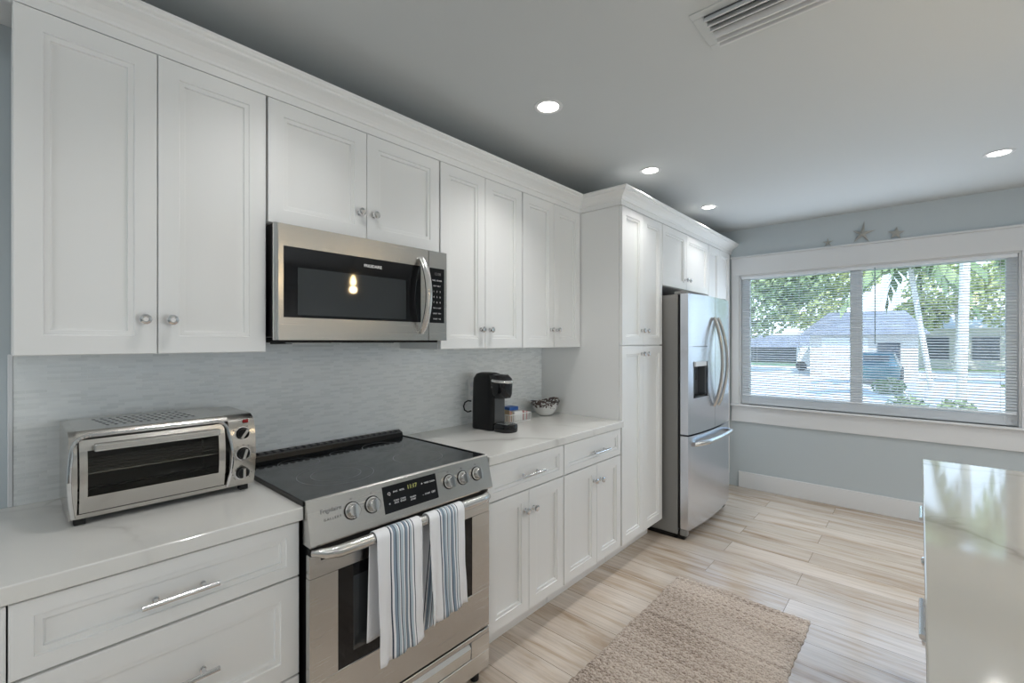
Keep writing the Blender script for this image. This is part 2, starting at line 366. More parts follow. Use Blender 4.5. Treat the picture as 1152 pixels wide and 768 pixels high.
for (nm, hx) in (('window_added_side', 0), ('window_added_rear', 1)):  # unseen side window and patio door, added to let light in
    e = st(empty(nm, (RX, 1.6, .85) if hx == 0 else (1.9, BY, .02)))
    if hx == 0:
        M().box(RX+.04, .5, .85, RX+.09, .56, 2.05).box(RX+.04, 2.64, .85, RX+.09, 2.7, 2.05).box(RX+.04, 1.57, .85, RX+.09, 1.63, 2.05).box(RX+.04, .56, .85, RX+.09, 2.64, .91).box(RX+.04, .56, 1.99, RX+.09, 2.64, 2.05).build('window_frame', vinyl, e)
        M().box(RX+.06, .56, .91, RX+.064, 2.64, 1.99).build('pane', pane_m, e)
        M().box(RX-.02, .42, .77, RX, .5, 2.13).box(RX-.02, 2.7, .77, RX, 2.78, 2.13).box(RX-.02, .5, 2.05, RX, 2.7, 2.13).box(RX-.03, .42, .75, RX, 2.78, .77).build('window_casing', trimw, e)
    else:
        M().box(.6, BY-.09, .02, .67, BY-.04, 2.15).box(3.13, BY-.09, .02, 3.2, BY-.04, 2.15).box(1.86, BY-.09, .02, 1.94, BY-.04, 2.15).box(.67, BY-.09, .02, 3.13, BY-.04, .1).box(.67, BY-.09, 2.07, 3.13, BY-.04, 2.15).build('window_frame', vinyl, e)
        M().box(.67, BY-.068, .1, 3.13, BY-.064, 2.07).build('pane', pane_m, e)
        M().box(.52, BY, 0, .6, BY+.02, 2.23).box(3.2, BY, 0, 3.28, BY+.02, 2.23).box(.6, BY, 2.15, 3.2, BY+.02, 2.23).build('window_casing', trimw, e)

def glare_screen(along, a0, a1, z0, z1, c0, label):  # unseen cloth added to keep bright window reflections out of the steel
    b = M(); n = 120; R1 = []; R2 = []
    for i in range(n+1):
        t = a0+(a1-a0)*i/n; o = c0+.02*sin(i*.9)
        P = (lambda z: (t, o, z)) if along == 'x' else (lambda z: (o, t, z))
        R1.append(b.bm.verts.new(P(z0))); R2.append(b.bm.verts.new(P(z1)))
    for i in range(n): b.bm.faces.new((R1[i], R1[i+1], R2[i+1], R2[i]))
    o = b.build('glare_screen', mat('glare_screen_cloth', (.75, .75, .74), .9), smooth=80); md = o.modifiers.new('cloth', 'SOLIDIFY'); md.thickness = .002
    tag(o, label, 'glare_screen')
glare_screen('x', .5, 3.3, .03, 2.25, BY+.09, 'pale screen added behind the camera to cut the patio door glare')
glare_screen('y', .4, 2.8, .72, 2.15, RX-.075, 'pale screen added at the side window to cut its glare')

# backsplash
b = M().box(.0005, .018, .9145, .009, 2.55, 1.40)
st(b.build('wall_tile_backsplash', tile))
st(M().box(.0005, .006, .9145, .011, .0175, 1.366, .002).build('trim_1', trimw))

# crown: profile swept round the cabinet fronts
def crown():
    prof = [(0, 2.253), (.0, 2.283), (.006, 2.285), (.008, 2.293), (.016, 2.303), (.032, 2.315), (.050, 2.323), (.054, 2.326), (.054, 2.333), (.062, 2.336), (.068, 2.342), (.068, 2.350), (-.02, 2.350), (-.02, 2.253)]
    path = [((.332, -.60), (1, 0)), ((.332, 2.5505), (1, -1)), ((.634, 2.5505), (1, -1)), ((.634, WY-.001), (1, 0))]
    b = M(); rings = []
    for (px, py), (nx, ny) in path:
        rings.append([b.bm.verts.new((px+o*nx, py+o*ny, z)) for o, z in prof])
    n = len(prof)
    for A, B in zip(rings, rings[1:]):
        for k in range(n): b.bm.faces.new((A[k], A[(k+1) % n], B[(k+1) % n], B[k]))
    b.bm.faces.new(rings[0][::-1]); b.bm.faces.new(rings[-1])
    b.box(.002, -.60, 2.335, .313, 2.5705, 2.349); b.box(.002, 2.5705, 2.335, .615, WY-.001, 2.349)
    st(b.build('trim_2', cab))
crown()

# ------------------------------------------------------------ hardware
def knob(x, y, z, parent, sg=1, k=1.0):
    return M().lathe((x, y, z), [(.0105*k, 0), (.0105*k, .0025), (.006*k, .004), (.0052*k, .012), (.009*k, .0145), (.0155*k, .019), (.0165*k, .023), (.0145*k, .028), (.009*k, .031), (.0062*k, .0305)], (sg, 0, 0), 10).build('knob', chrome, parent)
def pull(x, yc, z, L, parent, sg=1):
    b = M(); r = .0062
    pts = []; rs = []; n = 26
    for i in range(n+1):
        pts.append((x+sg*.030, yc-L/2+L*i/n, z)); rs.append(r)
    b.tube(pts, rs, 10)
    for s in (-1, 1): b.tube([(x, yc+s*L*.31, z), (x+sg*.004, yc+s*L*.31, z), (x+sg*.005, yc+s*L*.31, z), (x+sg*.027, yc+s*L*.31, z)], [.0075, .0075, .005, .005], 8)
    return b.build('pull', nickel, parent)

def cabinet(name, label, xf, y0, y1, z0, z1, fronts, sg=1, depth=None, group=None, toe=0, cat='cabinet'):
    """xf door face plane; fronts: (kind, y0, y1, z0, z1, hardware)"""
    back = (.002 if sg > 0 else xf+depth)
    e = thing(name, ((xf+back)/2, (y0+y1)/2, z0 if not toe else 0), label, cat, group)
    xc = xf-sg*.0205
    a, c = (back, xc) if sg > 0 else (xc, back)
    M().box(a, y0+.0008, z0, c, y1-.0008, z1, .0006).build('body', cab, e)
    if toe:
        tx = (back, toe) if sg > 0 else (toe, back)
        M().box(tx[0], y0+.0008, .001, tx[1], y1-.0008, z0-.0005).build('toe_kick', cab, e)
    for f in fronts:
        kind, a0, a1, b0, b1, hw = f
        fw = .056 if (b1-b0) > .2 else .040
        d = M().front(xf, a0+.0012, a1-.0012, b0+.0012, b1-.0012, sg, fw=fw).build(kind, cab, e)
        for h in hw:
            if h[0] == 'k': knob(xf-sg*.0005, h[1], h[2], d, sg)
            else: pull(xf-sg*.0005, h[1], h[2], h[3], d, sg)
    return e
UX = .335; UZ0, UZ1 = 1.367, 2.251
def updoors(y0, ym, y1, z0, zk, g=.032): return [('door', y0, ym, z0, UZ1, [('k', ym-g, zk)]), ('door', ym, y1, z0, UZ1, [('k', ym+g, zk)])]
cabinet('wall_cabinet', 'white wall cabinet hung left above the toaster oven, largest doors', UX, .012, .603, UZ0, UZ1, updoors(.013, .302, .602, UZ0, 1.468))
cabinet('wall_cabinet', 'short white wall cabinet above the microwave', UX, .606, 1.361, 1.816, UZ1, updoors(.607, .984, 1.360, 1.817, 1.921))
cabinet('wall_cabinet', 'tall white wall cabinet just right of the microwave, above the coffee maker', UX, 1.364, 1.957, UZ0, UZ1, updoors(1.366, 1.662, 1.956, UZ0, 1.465))
cabinet('wall_cabinet', 'white wall cabinet in the corner beside the tall pantry side, above the bowl', UX, 1.960, 2.548, UZ0, UZ1, updoors(1.962, 2.255, 2.547, UZ0, 1.475))
BX = .632
cabinet('base_cabinet', 'white three-drawer base cabinet under the toaster oven', BX, .003, .589, .132, .8735,
        [('drawer', .004, .588, .708, .868, [('p', .293, .780, .158)]), ('drawer', .004, .588, .416, .704, [('p', .293, .560, .158)]), ('drawer', .004, .588, .134, .412, [('p', .293, .270, .158)])], toe=.52)
cabinet('base_cabinet', 'white base cabinet at the left edge beside the drawer bank', BX, -.60, .0024, .132, .8735,
        [('door', -.599, .0032, .134, .868, [('k', -.57, .80)])], toe=.52)
cabinet('base_cabinet', 'white base cabinet with one drawer and two doors directly right of the range', BX, 1.376, 1.940, .132, .8735,
        [('drawer', 1.377, 1.939, .708, .868, [('p', 1.665, .782, .165)]), ('door', 1.377, 1.658, .134, .704, [('k', 1.628, .614)]), ('door', 1.658, 1.939, .134, .704, [('k', 1.690, .612)])], toe=.52)
cabinet('base_cabinet', 'white base cabinet with one drawer and two doors against the tall pantry', BX, 1.943, 2.549, .132, .8735,
        [('drawer', 1.944, 2.545, .708, .868, [('p', 2.285, .778, .165)]), ('door', 1.944, 2.265, .134, .704, [('k', 2.232, .615)]), ('door', 2.265, 2.545, .134, .704, [('k', 2.300, .610)])], toe=.52)
TX = .634
cabinet('pantry_cabinet', 'tall white pantry cabinet with four doors between counter and refrigerator', TX, 2.552, 3.150, .130, UZ1,
        [('door', 2.558, 2.852, 1.380, UZ1, [('k', 2.822, 1.476)]), ('door', 2.852, 3.148, 1.380, UZ1, [('k', 2.884, 1.476)]),
         ('door', 2.558, 2.852, .134, 1.376, [('k', 2.822, 1.322)]), ('door', 2.852, 3.148, .134, 1.376, [('k', 2.884, 1.322)])], toe=.52)
cabinet('wall_cabinet', 'short white cabinet above the refrigerator', TX, 3.153, 4.104, 1.808, UZ1,
        [('door', 3.155, 3.603, 1.809, UZ1, [('k', 3.573, 1.886)]), ('door', 3.603, 4.103, 1.809, UZ1, [('k', 3.634, 1.886)])])
cabinet('pantry_cabinet', 'tall white pantry cabinet between refrigerator and window wall', TX, 4.107, WY-.002, .0, UZ1,
        [('door', 4.110, 4.400, 1.380, UZ1, [('k', 4.37, 1.476)]), ('door', 4.400, 4.700, 1.380, UZ1, [('k', 4.43, 1.476)]),
         ('door', 4.110, 4.400, .134, 1.376, [('k', 4.37, 1.322)]), ('door', 4.400, 4.700, .134, 1.376, [('k', 4.43, 1.322)])])

# counters
def counter(x0, y0, x1, y1, label, z0=.875, z1=.914, qm=None):
    return tag(M().box(x0, y0, z0, x1, y1, z1, .003, 2).build('countertop', qm or quartz), label, 'countertop')
counter(.0012, -.62, .650, .5925, 'white marbled quartz countertop under the toaster oven, left of the range')
counter(.0012, 1.372, .650, 2.5505, 'white marbled quartz countertop right of the range, under the coffee maker')
counter(2.017, .10, 3.05, 2.560, 'large white veined quartz island top reflecting the window, lower right', qm=quartz_dim)

# island cabinets facing the range
IX = 2.043
cabinet('island_cabinet', 'white island cabinet at the end nearest the window', IX, 2.055, 2.540, .11, .8745,
        [('drawer', 2.056, 2.539, .708, .868, [('p', 2.300, .76, .16)]), ('door', 2.056, 2.539, .113, .704, [('k', 2.087, .655)])], -1, .6, toe=IX+.08)
cabinet('island_cabinet', 'white island cabinet next from the end, with long drawer pull', IX, 1.10, 2.053, .11, .8745,
        [('drawer', 1.101, 2.052, .708, .868, [('p', 1.430, .76, .19)]), ('door', 1.101, 1.576, .113, .704, [('k', 1.545, .655)]), ('door', 1.576, 2.052, .113, .704, [('k', 1.607, .655)])], -1, .6, toe=IX+.08)
cabinet('island_cabinet', 'white island cabinet nearest the camera, below the frame', IX, .14, 1.098, .11, .8745,
        [('drawer', .141, 1.097, .708, .868, [('p', .62, .76, .19)]), ('door', .141, .619, .113, .704, [('k', .589, .655)]), ('door', .619, 1.097, .113, .704, [('k', .650, .655)])], -1, .6, toe=IX+.08)

# ------------------------------------------------------------ microwave
e = thing('microwave', (.2, .975, 1.405), 'stainless steel over-range microwave with black glass door, mounted under the short cabinet', 'microwave')
mz0, mz1, my0, my1, mx = 1.418, 1.806, .606, 1.350, .398
M().box(.012, my0+.004, mz0, .362, my1-.004, mz1+.004, .003).build('body', blk, e)
M().box(.03, my0+.02, 1.400, .375, my1-.03, mz0-.001, .004).box(.10, .70, 1.394, .16, .76, 1.400).build('underside', blk_matt, e)
for (a, c) in ((.72, .90), (1.02, 1.20)): M().box(.06, a, 1.3965, .20, c, 1.3995).build('grease_filter', satin, e)
dr = M()
# frame of the door around the black glass
def frame_x(b, x0, x1, y0, y1, z0, z1, iy0, iy1, iz0, iz1, bev=.002):
    b.box(x0, y0, z0, x1, y1, iz0, bev); b.box(x0, y0, iz1, x1, y1, z1, bev); b.box(x0, y0, iz0, x1, iy0, iz1); b.box(x0, iy1, iz0, x1, y1, iz1)
frame_x(dr, .364, mx, my0+.010, 1.246, 1.409, mz1, .634, 1.206, 1.487, 1.731, 0)
door = dr.build('door', steel_h, e)
M().tube([(mx-.010, my0+.008, 1.409), (mx-.010, my0+.008, mz1)], .011, 12).build('door_edge', satin, door)
M().box(.370, .634, 1.487, mx-.002, 1.206, 1.731).build('glass_panel', blk_gl, door, label='glossy black glass panel')
M().box(mx-.002, .682, 1.497, mx-.0008, 1.130, 1.662).build('window', mwwin, door, label='dark grey see-through window')
text_mesh('logo', 'FRIGIDAIRE', .0155, (mx-.0014, .975, 1.700), (0, 1, 0), (0, 0, 1), text_w, door, .0004)
hp = []
for i in range(15):
    t = i/14; hp.append((mx+.006+.052*sin(pi*t)**.7, 1.205, 1.442+.322*t))
M().tube(hp, [.0095]*15, 14, True, 1.75).build('handle', satin, door, smooth=50)
b = M().box(.364, 1.249, 1.409, mx, my1, 1.487, .0).box(.364, 1.249, 1.731, mx, my1, mz1).box(.364, 1.336, 1.487, mx, my1, 1.731).box(.364, 1.249, 1.487, mx, 1.253, 1.731)
cp = b.build('control_frame', steel_h, e)
kp = M().box(.366, 1.253, 1.487, mx-.001, 1.336, 1.731).build('keypad', blk_gl, e, label='black keypad with small white legends')
text_mesh('display', '12:08', .017, (mx-.0006, 1.298, 1.705), (0, 1, 0), (0, 0, 1), text_g, kp)
for r, row in enumerate(['TIME  POWER', 'POP  MELT', '1    2    3', '4    5    6', '7    8    9', 'CLK  0  OFF', 'LIGHT  FAN', 'START  +30']):
    text_mesh('legend', row, .0110 if r in (2, 3, 4) else .0085, (mx-.0006, 1.295, 1.676-.0245*r), (0, 1, 0), (0, 0, 1), text_w, kp, 0, 'CENTER', 1.0)

# ------------------------------------------------------------ range
e = thing('range', (.34, .963, 0), 'stainless steel slide-in electric range with black ceramic cooktop', 'range')
ry0, ry1 = .596, 1.346
M().box(.014, ry0+.006, .05, .655, ry1-.006, .90, .002).build('body', blk, e, label='black side panels')
M().box(.06, ry0+.05, .001, .60, ry1-.05, .049).build('base', blk_matt, e)
for yy in (ry0+.04, ry1-.04): M().lathe((.63, yy, .001), [(.018, 0), (.018, .02), (.01, .022), (.01, .048)], n=12).build('foot', blk_matt, e)
ct = M().box(.045, ry0-.001, .9145, .640, ry1+.001, .926, .002).build('cooktop', cooktop, e, label='black ceramic glass cooktop')
for a in (ry0-.006, ry1+.0015): M().box(.04, a, .915, .65, a+.0045, .930, .001).build('cooktop_trim', blk, ct)
def ring(cx_, cy_, r, wd=.0013):
    b = M(); n = 64; A = [[], []]
    for k in range(n):
        t = 2*pi*k/n
        for q, rr in enumerate((r-wd, r+wd)): A[q].append(b.bm.verts.new((cx_+rr*cos(t), cy_+rr*sin(t), .9263)))
    for k in range(n): b.bm.faces.new((A[0][k], A[1][k], A[1][(k+1) % n], A[0][(k+1) % n]))
    b.build('burner_ring', ring_m, ct)
for q in ((.44, .80, .13), (.44, .80, .085), (.46, 1.145, .10), (.19, .775, .075), (.19, 1.15, .09), (.17, .965, .05)): ring(*q)
b = M().prism([(.012, .915), (.012, .953), (.030, .957), (.060, .946), (.066, .927)], ry0, ry1-.002)
vt = b.build('rear_vent', blk, e, label='black ribbed rear vent')
b = M()
for i in range(24):
    y = ry0+.02+i*(ry1-ry0-.05)/23
    b.box(.0305, y, .952, .058, y+.018, .9572, .001)
b.tube([(.060, ry0+.004, .9485), (.060, ry1-.006, .9485)], .0035, 8)
b.build('vent_ribs', mat('dark_grey_metal', (.13, .13, .135), .35, .6), vt)
# sloping control panel
b = M().prism([(.640, .928), (.655, .931), (.662, .927), (.694, .806), (.690, .800), (.640, .800)], ry0-.002, ry1+.002)
cpn = b.build('control_panel', steel_h, e)
dv = Vector((.662-.694, 0, .927-.806)).normalized(); nv = Vector((dv.z, 0, -dv.x))
def pp(t, off=0): return Vector((.694, 0, .806))+dv*t+nv*off   # t from bottom of slope
L_ = Vector((.032, .121)).length
dp = M(); q = [pp(.022, .0006), pp(L_-.010, .0006)]
d0, d1 = .845, 1.070
t = bmesh.new(); bmesh.ops.create_cube(t, size=1)
mt = Matrix(((nv.x, 0, dv.x, pp(L_*.54).x), (0, 1, 0, (d0+d1)/2), (nv.z, 0, dv.z, pp(L_*.54).z), (0, 0, 0, 1)))
for v in t.verts: v.co = Vector((v.co.x*.002, v.co.y*(d1-d0), v.co.z*.088))
dsp = M().merge(t, mt).build('display_panel', blk_gl, cpn, label='black glass touch display')
def ptext(s, y, tt, size, m=text_w): text_mesh('legend', s, size, (pp(tt, .0014).x, y, pp(tt, .0014).z), (0, 1, 0), dv, m, dsp)
text_mesh('clock', '11:17', .019, (pp(L_*.72, .0014).x, .962, pp(L_*.72, .0014).z), (0, 1, 0), dv, digit, dsp, .0003)
for (s, y, tt, z) in (('Q', .868, .085, .014), ('BAKE', .893, .088, .0075), ('BROIL', .920, .088, .0075), ('*', .866, .05, .014), ('CONV\nBAKE', .893, .055, .0075), ('CONV\nROAST', .920, .055, .0075),
                      ('WARM\nZONE', .96, .05, .008), ('+', 1.004, .088, .014), ('TIMER', 1.024, .088, .008), ('CLEAN', 1.050, .088, .008), ('-', 1.004, .05, .014), ('START', 1.024, .05, .008), ('OFF', 1.050, .05, .010)): ptext(s, y, tt, z)
text_mesh('logo', 'Frigidaire', .018, (pp(.088, .0006).x, .665, pp(.088, .0006).z), (0, 1, 0), dv, text_g, cpn)
text_mesh('logo', 'GALLERY', .010, (pp(.062, .0006).x, .668, pp(.062, .0006).z), (0, 1, 0), dv, text_g, cpn, 0, 'CENTER', 1.5)
for y in (.732, .803, 1.128, 1.197, 1.272):
    o = pp(L_*.54, .0); t = M()
    t.lathe(o, [(.0245, 0), (.0245, .004), (.021, .006), (.0195, .022), (.017, .0245)], nv, 28)
    kb = t.build('knob', satin, cpn, smooth=40)
    for v_ in kb.data.vertices: v_.co.y += y-0
    t = bmesh.new(); bmesh.ops.create_cube(t, size=1)
    mt = Matrix(((nv.x, 0, dv.x, pp(L_*.54, .027).x), (0, 1, 0, y), (nv.z, 0, dv.z, pp(L_*.54, .027).z), (0, 0, 0, 1)))
    for v in t.verts: v.co = Vector((v.co.x*.014, v.co.y*.010, v.co.z*.040))
    bmesh.ops.bevel(t, geom=t.edges[:], offset=.002, segments=2, affect='EDGES')
    M().merge(t, mt).build('grip', chrome, kb)
    t = M().lathe(pp(L_*.54, .0004), [(.0275, 0), (.0275, .0012)], nv, 28).build('bezel', blk, kb)
    for v_ in t.data.vertices: v_.co.y += y
    text_mesh('legend', 'o', .011, (pp(L_*.54+.037, .0006).x, y, pp(L_*.54+.037, .0006).z), (0, 1, 0), dv, text_g, cpn)
# oven door
dx = .680
M().box(.656, ry0+.004, .772, .672, ry1-.004, .800).build('vent_gap', blk_matt, e)
b = M().box(.657, ry0, .232, dx, ry1-.004, .392, .002).box(.657, ry0, .703, dx, ry1-.004, .772, .002).box(.657, ry0, .392, dx, .684, .703).box(.657, 1.246, .392, dx, ry1-.004, .703)
od = b.build('oven_door', steel_h, e)
b = M()
for (a, c) in ((.63, .80), (.855, .90), (.95, 1.09), (1.115, 1.15), (1.20, 1.32)): b.box(.6785, a, .752, .6808, c, .7585)
b.build('vent_slots', blk_matt, od)
M().box(.659, .684, .392, dx-.002, 1.246, .703).build('door_glass', blk_gl, od, label='black glass window border')
M().box(dx-.002, .735, .43, dx-.0012, 1.195, .665).build('inner_window', mwwin, od)
hp = []; hr = []
for i in range(25):
    t = i/24; y = .604+t*(1.322-.604); k = min(1, min(t, 1-t)/.10); k = sin(k*pi/2)**.6
    hp.append((dx+.002+.046*k, y, .783)); hr.append(.010+.008*k)
M().tube(hp, hr, 16, True).build('handle', satin, od, smooth=50)
dw = M().box(.657, ry0, .062, dx, ry1-.004, .135, .002).box(.657, ry0, .205, dx, ry1-.004, .224, .002).box(.657, ry0, .135, dx, .70, .205).box(.657, 1.243, .135, dx, ry1-.004, .205).box(.657, .70, .135, .662, 1.243, .205).build('storage_drawer', steel_h, e)
M().prism([(.663, .150), (.676, .137), (.679, .180), (.670, .196), (.663, .200)], .702, 1.241).build('grip_recess', satin, dw)

# towels over the oven handle
def towel(label, y0, y1, zf, zb, shift, ph, amp=.0045):
    nu, nv_ = 46, 60; xb, zc, r = dx+.048, .783, .0225
    Lf, Lb = zc-zf, zc-zb; tot = Lf+pi*r+Lb; b = M(); uvl = b.bm.loops.layers.uv.new('UVMap'); g = []
    for j in range(nv_+1):
        s = tot*j/nv_; row = []
        for i in range(nu+1):
            u = i/nu
            if s < Lf: x, z, d = xb+r, zf+s, (Lf-s)/Lf
            elif s < Lf+pi*r: a = (s-Lf)/r; x, z, d = xb+r*cos(a), zc+r*sin(a), 0
            else: x, z, d = xb-r, zc-(s-Lf-pi*r), -(s-Lf-pi*r)/Lb
            dd = max(d, 0); db = max(-d, 0)
            wob = amp*dd**.6*(sin(u*17+ph)+.5*sin(u*31+ph*2+d*3))+.002*dd*sin(z*40+u*6)
            if dd: x += .008*dd+wob
            if db: x += .002*db*sin(u*14+ph)+.001
            wd = (y1-y0)*(1-.05*dd*sin(dd*3))
            y = y0+(y1-y0)*.5+(u-.5)*wd+.012*dd*dd*sin(ph)-.0+(shift*db)
            z += (.016*(.5-u)*(-1)*dd if d > 0 else 0)
            row.append((b.bm.verts.new((x, y, z)), u, j/nv_))
        g.append(row)
    for j in range(nv_):
        for i in range(nu):
            q = (g[j][i], g[j][i+1], g[j+1][i+1], g[j+1][i]); f = b.bm.faces.new([k[0] for k in q])
            for lp, k in zip(f.loops, q): lp[uvl].uv = (k[1], k[2])
    o = b.build('dish_towel', towelm, smooth=80); md = o.modifiers.new('cloth', 'SOLIDIFY'); md.thickness = .0018; md.offset = 0
    return tag(o, label, 'towel')
towel('white towel with blue and navy stripes, left one on the oven handle', .775, .948, .392, .45, -.01, .6)
towel('white towel with blue and navy stripes, right one on the oven handle', .980, 1.140, .430, .385, -.045, 2.3)

# ------------------------------------------------------------ toaster oven
ty0, ty1, tz0, tz1 = .112, .558, .928, 1.163
e = thing('toaster_oven', (.2, .335, .914), 'stainless steel countertop toaster oven with glass door and three dials', 'toaster oven')
def bow(z): t = (z-tz0)/(tz1-tz0); return .345+.022*sin(pi*min(max(t, 0), 1))
def side_prof(inset=0, fx=0):
    pts = [(.055, tz0+.004+inset), (.055, tz1-.03-inset), (.065, tz1-.008-inset), (.085, tz1-inset), (.300, tz1-inset)]
    for z, dxx in ((tz1-.002, -.028), (tz1-.010, -.012), (tz1-.022, -.004)): pts.append((bow(z)+dxx+fx, z-inset))
    for i in range(1, 10):
        z = tz1-.022-(tz1-.022-tz0-.004)*i/9; pts.append((bow(z)+fx, max(z, tz0+.004+inset)))
    return pts
# shell with a hollow: two end cheeks, top, back, bottom
b = M().prism(side_prof(), ty0, ty0+.016).prism(side_prof(), .482, ty1)
b.box(.060, ty0+.016, tz1-.008, .325, .482, tz1, 0).box(.055, ty0+.016, tz0+.004, .060, .482, tz1-.02).box(.06, ty0+.016, tz0+.004, .345, .482, tz0+.014)
b.prism([(.325, tz1-.010), (.325, tz1-.0), (.334, tz1-.006), (.341, tz1-.017), (.332, tz1-.020)], ty0+.016, .482)
b.prism([(.336, tz0+.004), (.336, tz0+.016), (bow(tz0+.016), tz0+.016), (.347, tz0+.004)], ty0+.016, .482)
body = b.build('body', steel_t, e, smooth=35)
b = M()
for r_ in range(5):
    for c_ in range(12): b.box(.10+r_*.036, .18+c_*.019+(.004*r_), tz1-.0002, .122+r_*.036, .187+c_*.019+(.004*r_), tz1+.0004)
b.build('top_vents', blk, body)
pts = []; b = M(); zr = tz1-.046; rr_ = .034
for i in range(10): z = tz0+.010+(zr-tz0-.010)*i/9; pts.append((bow(z)+.003, ty0+.008-.008*sin(pi*i/10), z))
for i in range(1, 7): a = pi/2*i/6; z = zr+rr_*sin(a); pts.append((bow(z)+.003, ty0+.006+rr_-rr_*cos(a), z))
for i in range(1, 7): a = pi/2*(1-i/6); z = zr+rr_*sin(a); pts.append((bow(z)+.003, .478-rr_+rr_*cos(a), z))
for i in range(1, 10): z = zr-(zr-tz0-.010)*i/9; pts.append((bow(z)+.003, .478+.010*sin(pi*i/9), z))
b.tube(pts, .0048, 8); b.build('chrome_edge', chrome, e, label='bowed chrome edging')
M().box(.062, ty0+.018, tz0+.015, .30, .480, tz0+.017).box(.062, ty0+.018, tz0+.017, .064, .480, tz1-.012).build('cavity_liner', mat('cavity_steel', (.16, .155, .145), .4, .5), e)
gz0, gz1 = .990, 1.112
def curved(b, y0, y1, z0, z1, off, th, n=8):
    P = []
    for i in range(n+1): z = z0+(z1-z0)*i/n; P.append((bow(z)+off, z))
    Q = [(x-th, z) for x, z in P]
    b.prism(P+Q[::-1], y0, y1); return b
b = curved(M(), ty0+.020, .470, tz0+.018, gz0, -.001, .009, 4); curved(b, ty0+.020, .470, gz1, tz1-.022, -.001, .009, 3)
curved(b, ty0+.020, ty0+.036, gz0, gz1, -.001, .009); curved(b, .452, .470, gz0, gz1, -.001, .009)
td = b.build('door', steel_t, e, smooth=35)
curved(M(), ty0+.036, .452, gz0, gz1, -.004, .003).build('glass', oven_glass, td, smooth=40, label='smoked glass')
M().box(.372, ty0+.046, 1.113, .396, .448, 1.133, .004, 2).box(.355, ty0+.06, 1.117, .374, ty0+.075, 1.129).box(.355, .42, 1.117, .374, .435, 1.129).build('handle', satin, td, label='long steel bar handle')
b = M()
for x in (.10, .14, .18, .22, .26, .30): b.tube([(x, ty0+.02, 1.045), (x, .478, 1.045)], .0013, 6)
for y in (.15, .29, .44): b.tube([(.07, y, 1.043), (.33, y, 1.043)], .0016, 6)
b.tube([(.335, ty0+.02, 1.046), (.335, .478, 1.046)], .0024, 6); b.build('wire_rack', satin, e)
b = M()
for x, z in ((.12, .955), (.26, .955), (.12, 1.135), (.26, 1.135)): b.tube([(x, ty0+.018, z), (x, .480, z)], .004, 8)
b.build('heating_rod', dark_in, e)
for i, z in enumerate((1.104, 1.040, .976)):
    ax = Vector((1, 0, 0)); bx_ = bow(z); a = (-.6, -.3, 0.0)[i]
    k = M().lathe((bx_-.001, .520, z), [(.0195, 0), (.0195, .003), (.0165, .005), (.0155, .016), (.012, .018)], ax, 24).build('dial', blk, e, smooth=40)
    b = M(); t = bmesh.new(); bmesh.ops.create_cube(t, size=1)
    for v in t.verts: v.co = Vector((v.co.x*.006, v.co.y*.008, v.co.z*.031))
    k2 = b.merge(t, Matrix.Translation((bx_+.020, .520, z)) @ Matrix.Rotation(a, 4, 'X')).build('pointer', satin, k)
    M().lathe((bx_-.0012, .520, z), [(.0225, 0), (.0225, .0022), (.0200, .0024)], ax, 28).build('dial_ring', chrome, k)
    b = M()
    for j in range(9):
        an = radians(-130+j*32.5); b.box(bx_-.001, .520+.0275*sin(an)-.0011, z+.0275*cos(an)-.0011, bx_+.0006, .520+.0275*sin(an)+.0011, z+.0275*cos(an)+.0011)
    b.build('dial_marks', text_g, k)
M().box(bow(1.144)-.003, .524, 1.137, bow(1.144)+.001, .540, 1.147).build('indicator_lamp', redm, e)
for (x, y) in ((.33, ty0+.02), (.33, ty1-.03), (.08, ty0+.02), (.08, ty1-.03)):
    M().box(x-.014, y-.010, .9142, x+.012, y+.014, tz0+.004, .002).build('foot', rubber, e)

# ------------------------------------------------------------ coffee maker
e = thing('coffee_maker', (.22, 1.83, .914), 'black single-serve coffee maker with silver handle on the right counter', 'coffee maker')
def rrect(cx_, cy_, hx, hy, r, n=5):
    P = []
    for (sx_, sy_, a0) in ((1, 1, 0), (-1, 1, 90), (-1, -1, 180), (1, -1, 270)):
        for i in range(n+1):
            a = radians(a0+90*i/n); P.append((cx_+sx_*(hx-r)+r*cos(a), cy_+sy_*(hy-r)+r*sin(a)))
    return P
def loft(b, secs):
    rings = [[b.bm.verts.new((x, y, z)) for x, y in P] for P, z in secs]; n = len(rings[0])
    for A, B in zip(rings, rings[1:]):
        for k in range(n): b.bm.faces.new((A[k], A[(k+1) % n], B[(k+1) % n], B[k]))
    b.bm.faces.new(rings[0][::-1]); b.bm.faces.new(rings[-1]); return b
ky = 1.828
b = loft(M(), [(rrect(.192, ky, .086, .060, .035), .9145), (rrect(.192, ky, .088, .062, .035), .925), (rrect(.192, ky, .086, .061, .035), 1.08), (rrect(.192, ky, .084, .060, .035), 1.17), (rrect(.192, ky, .082, .058, .035), 1.197), (rrect(.190, ky, .066, .046, .03), 1.222), (rrect(.188, ky, .04, .03, .02), 1.230)])
b.build('body', blk, e, smooth=50)
b = loft(M(), [(rrect(.300, ky, .040, .042, .030), 1.095), (rrect(.292, ky, .052, .050, .032), 1.115), (rrect(.290, ky, .056, .053, .032), 1.17), (rrect(.285, ky, .056, .052, .03), 1.20), (rrect(.270, ky, .050, .045, .03), 1.221)])
b.build('brew_head', blk_gl, e, smooth=50, label='glossy black brew head')
b = M(); pts = []
for i in range(17):
    a = radians(-100+200*i/16); pts.append((.290+.070*cos(a), ky+.058*sin(a), 1.190-.006*cos(a)))
b.tube(pts, .0085, 10, True, .8); b.build('lid_handle', satin, e, label='curved silver handle', smooth=50)
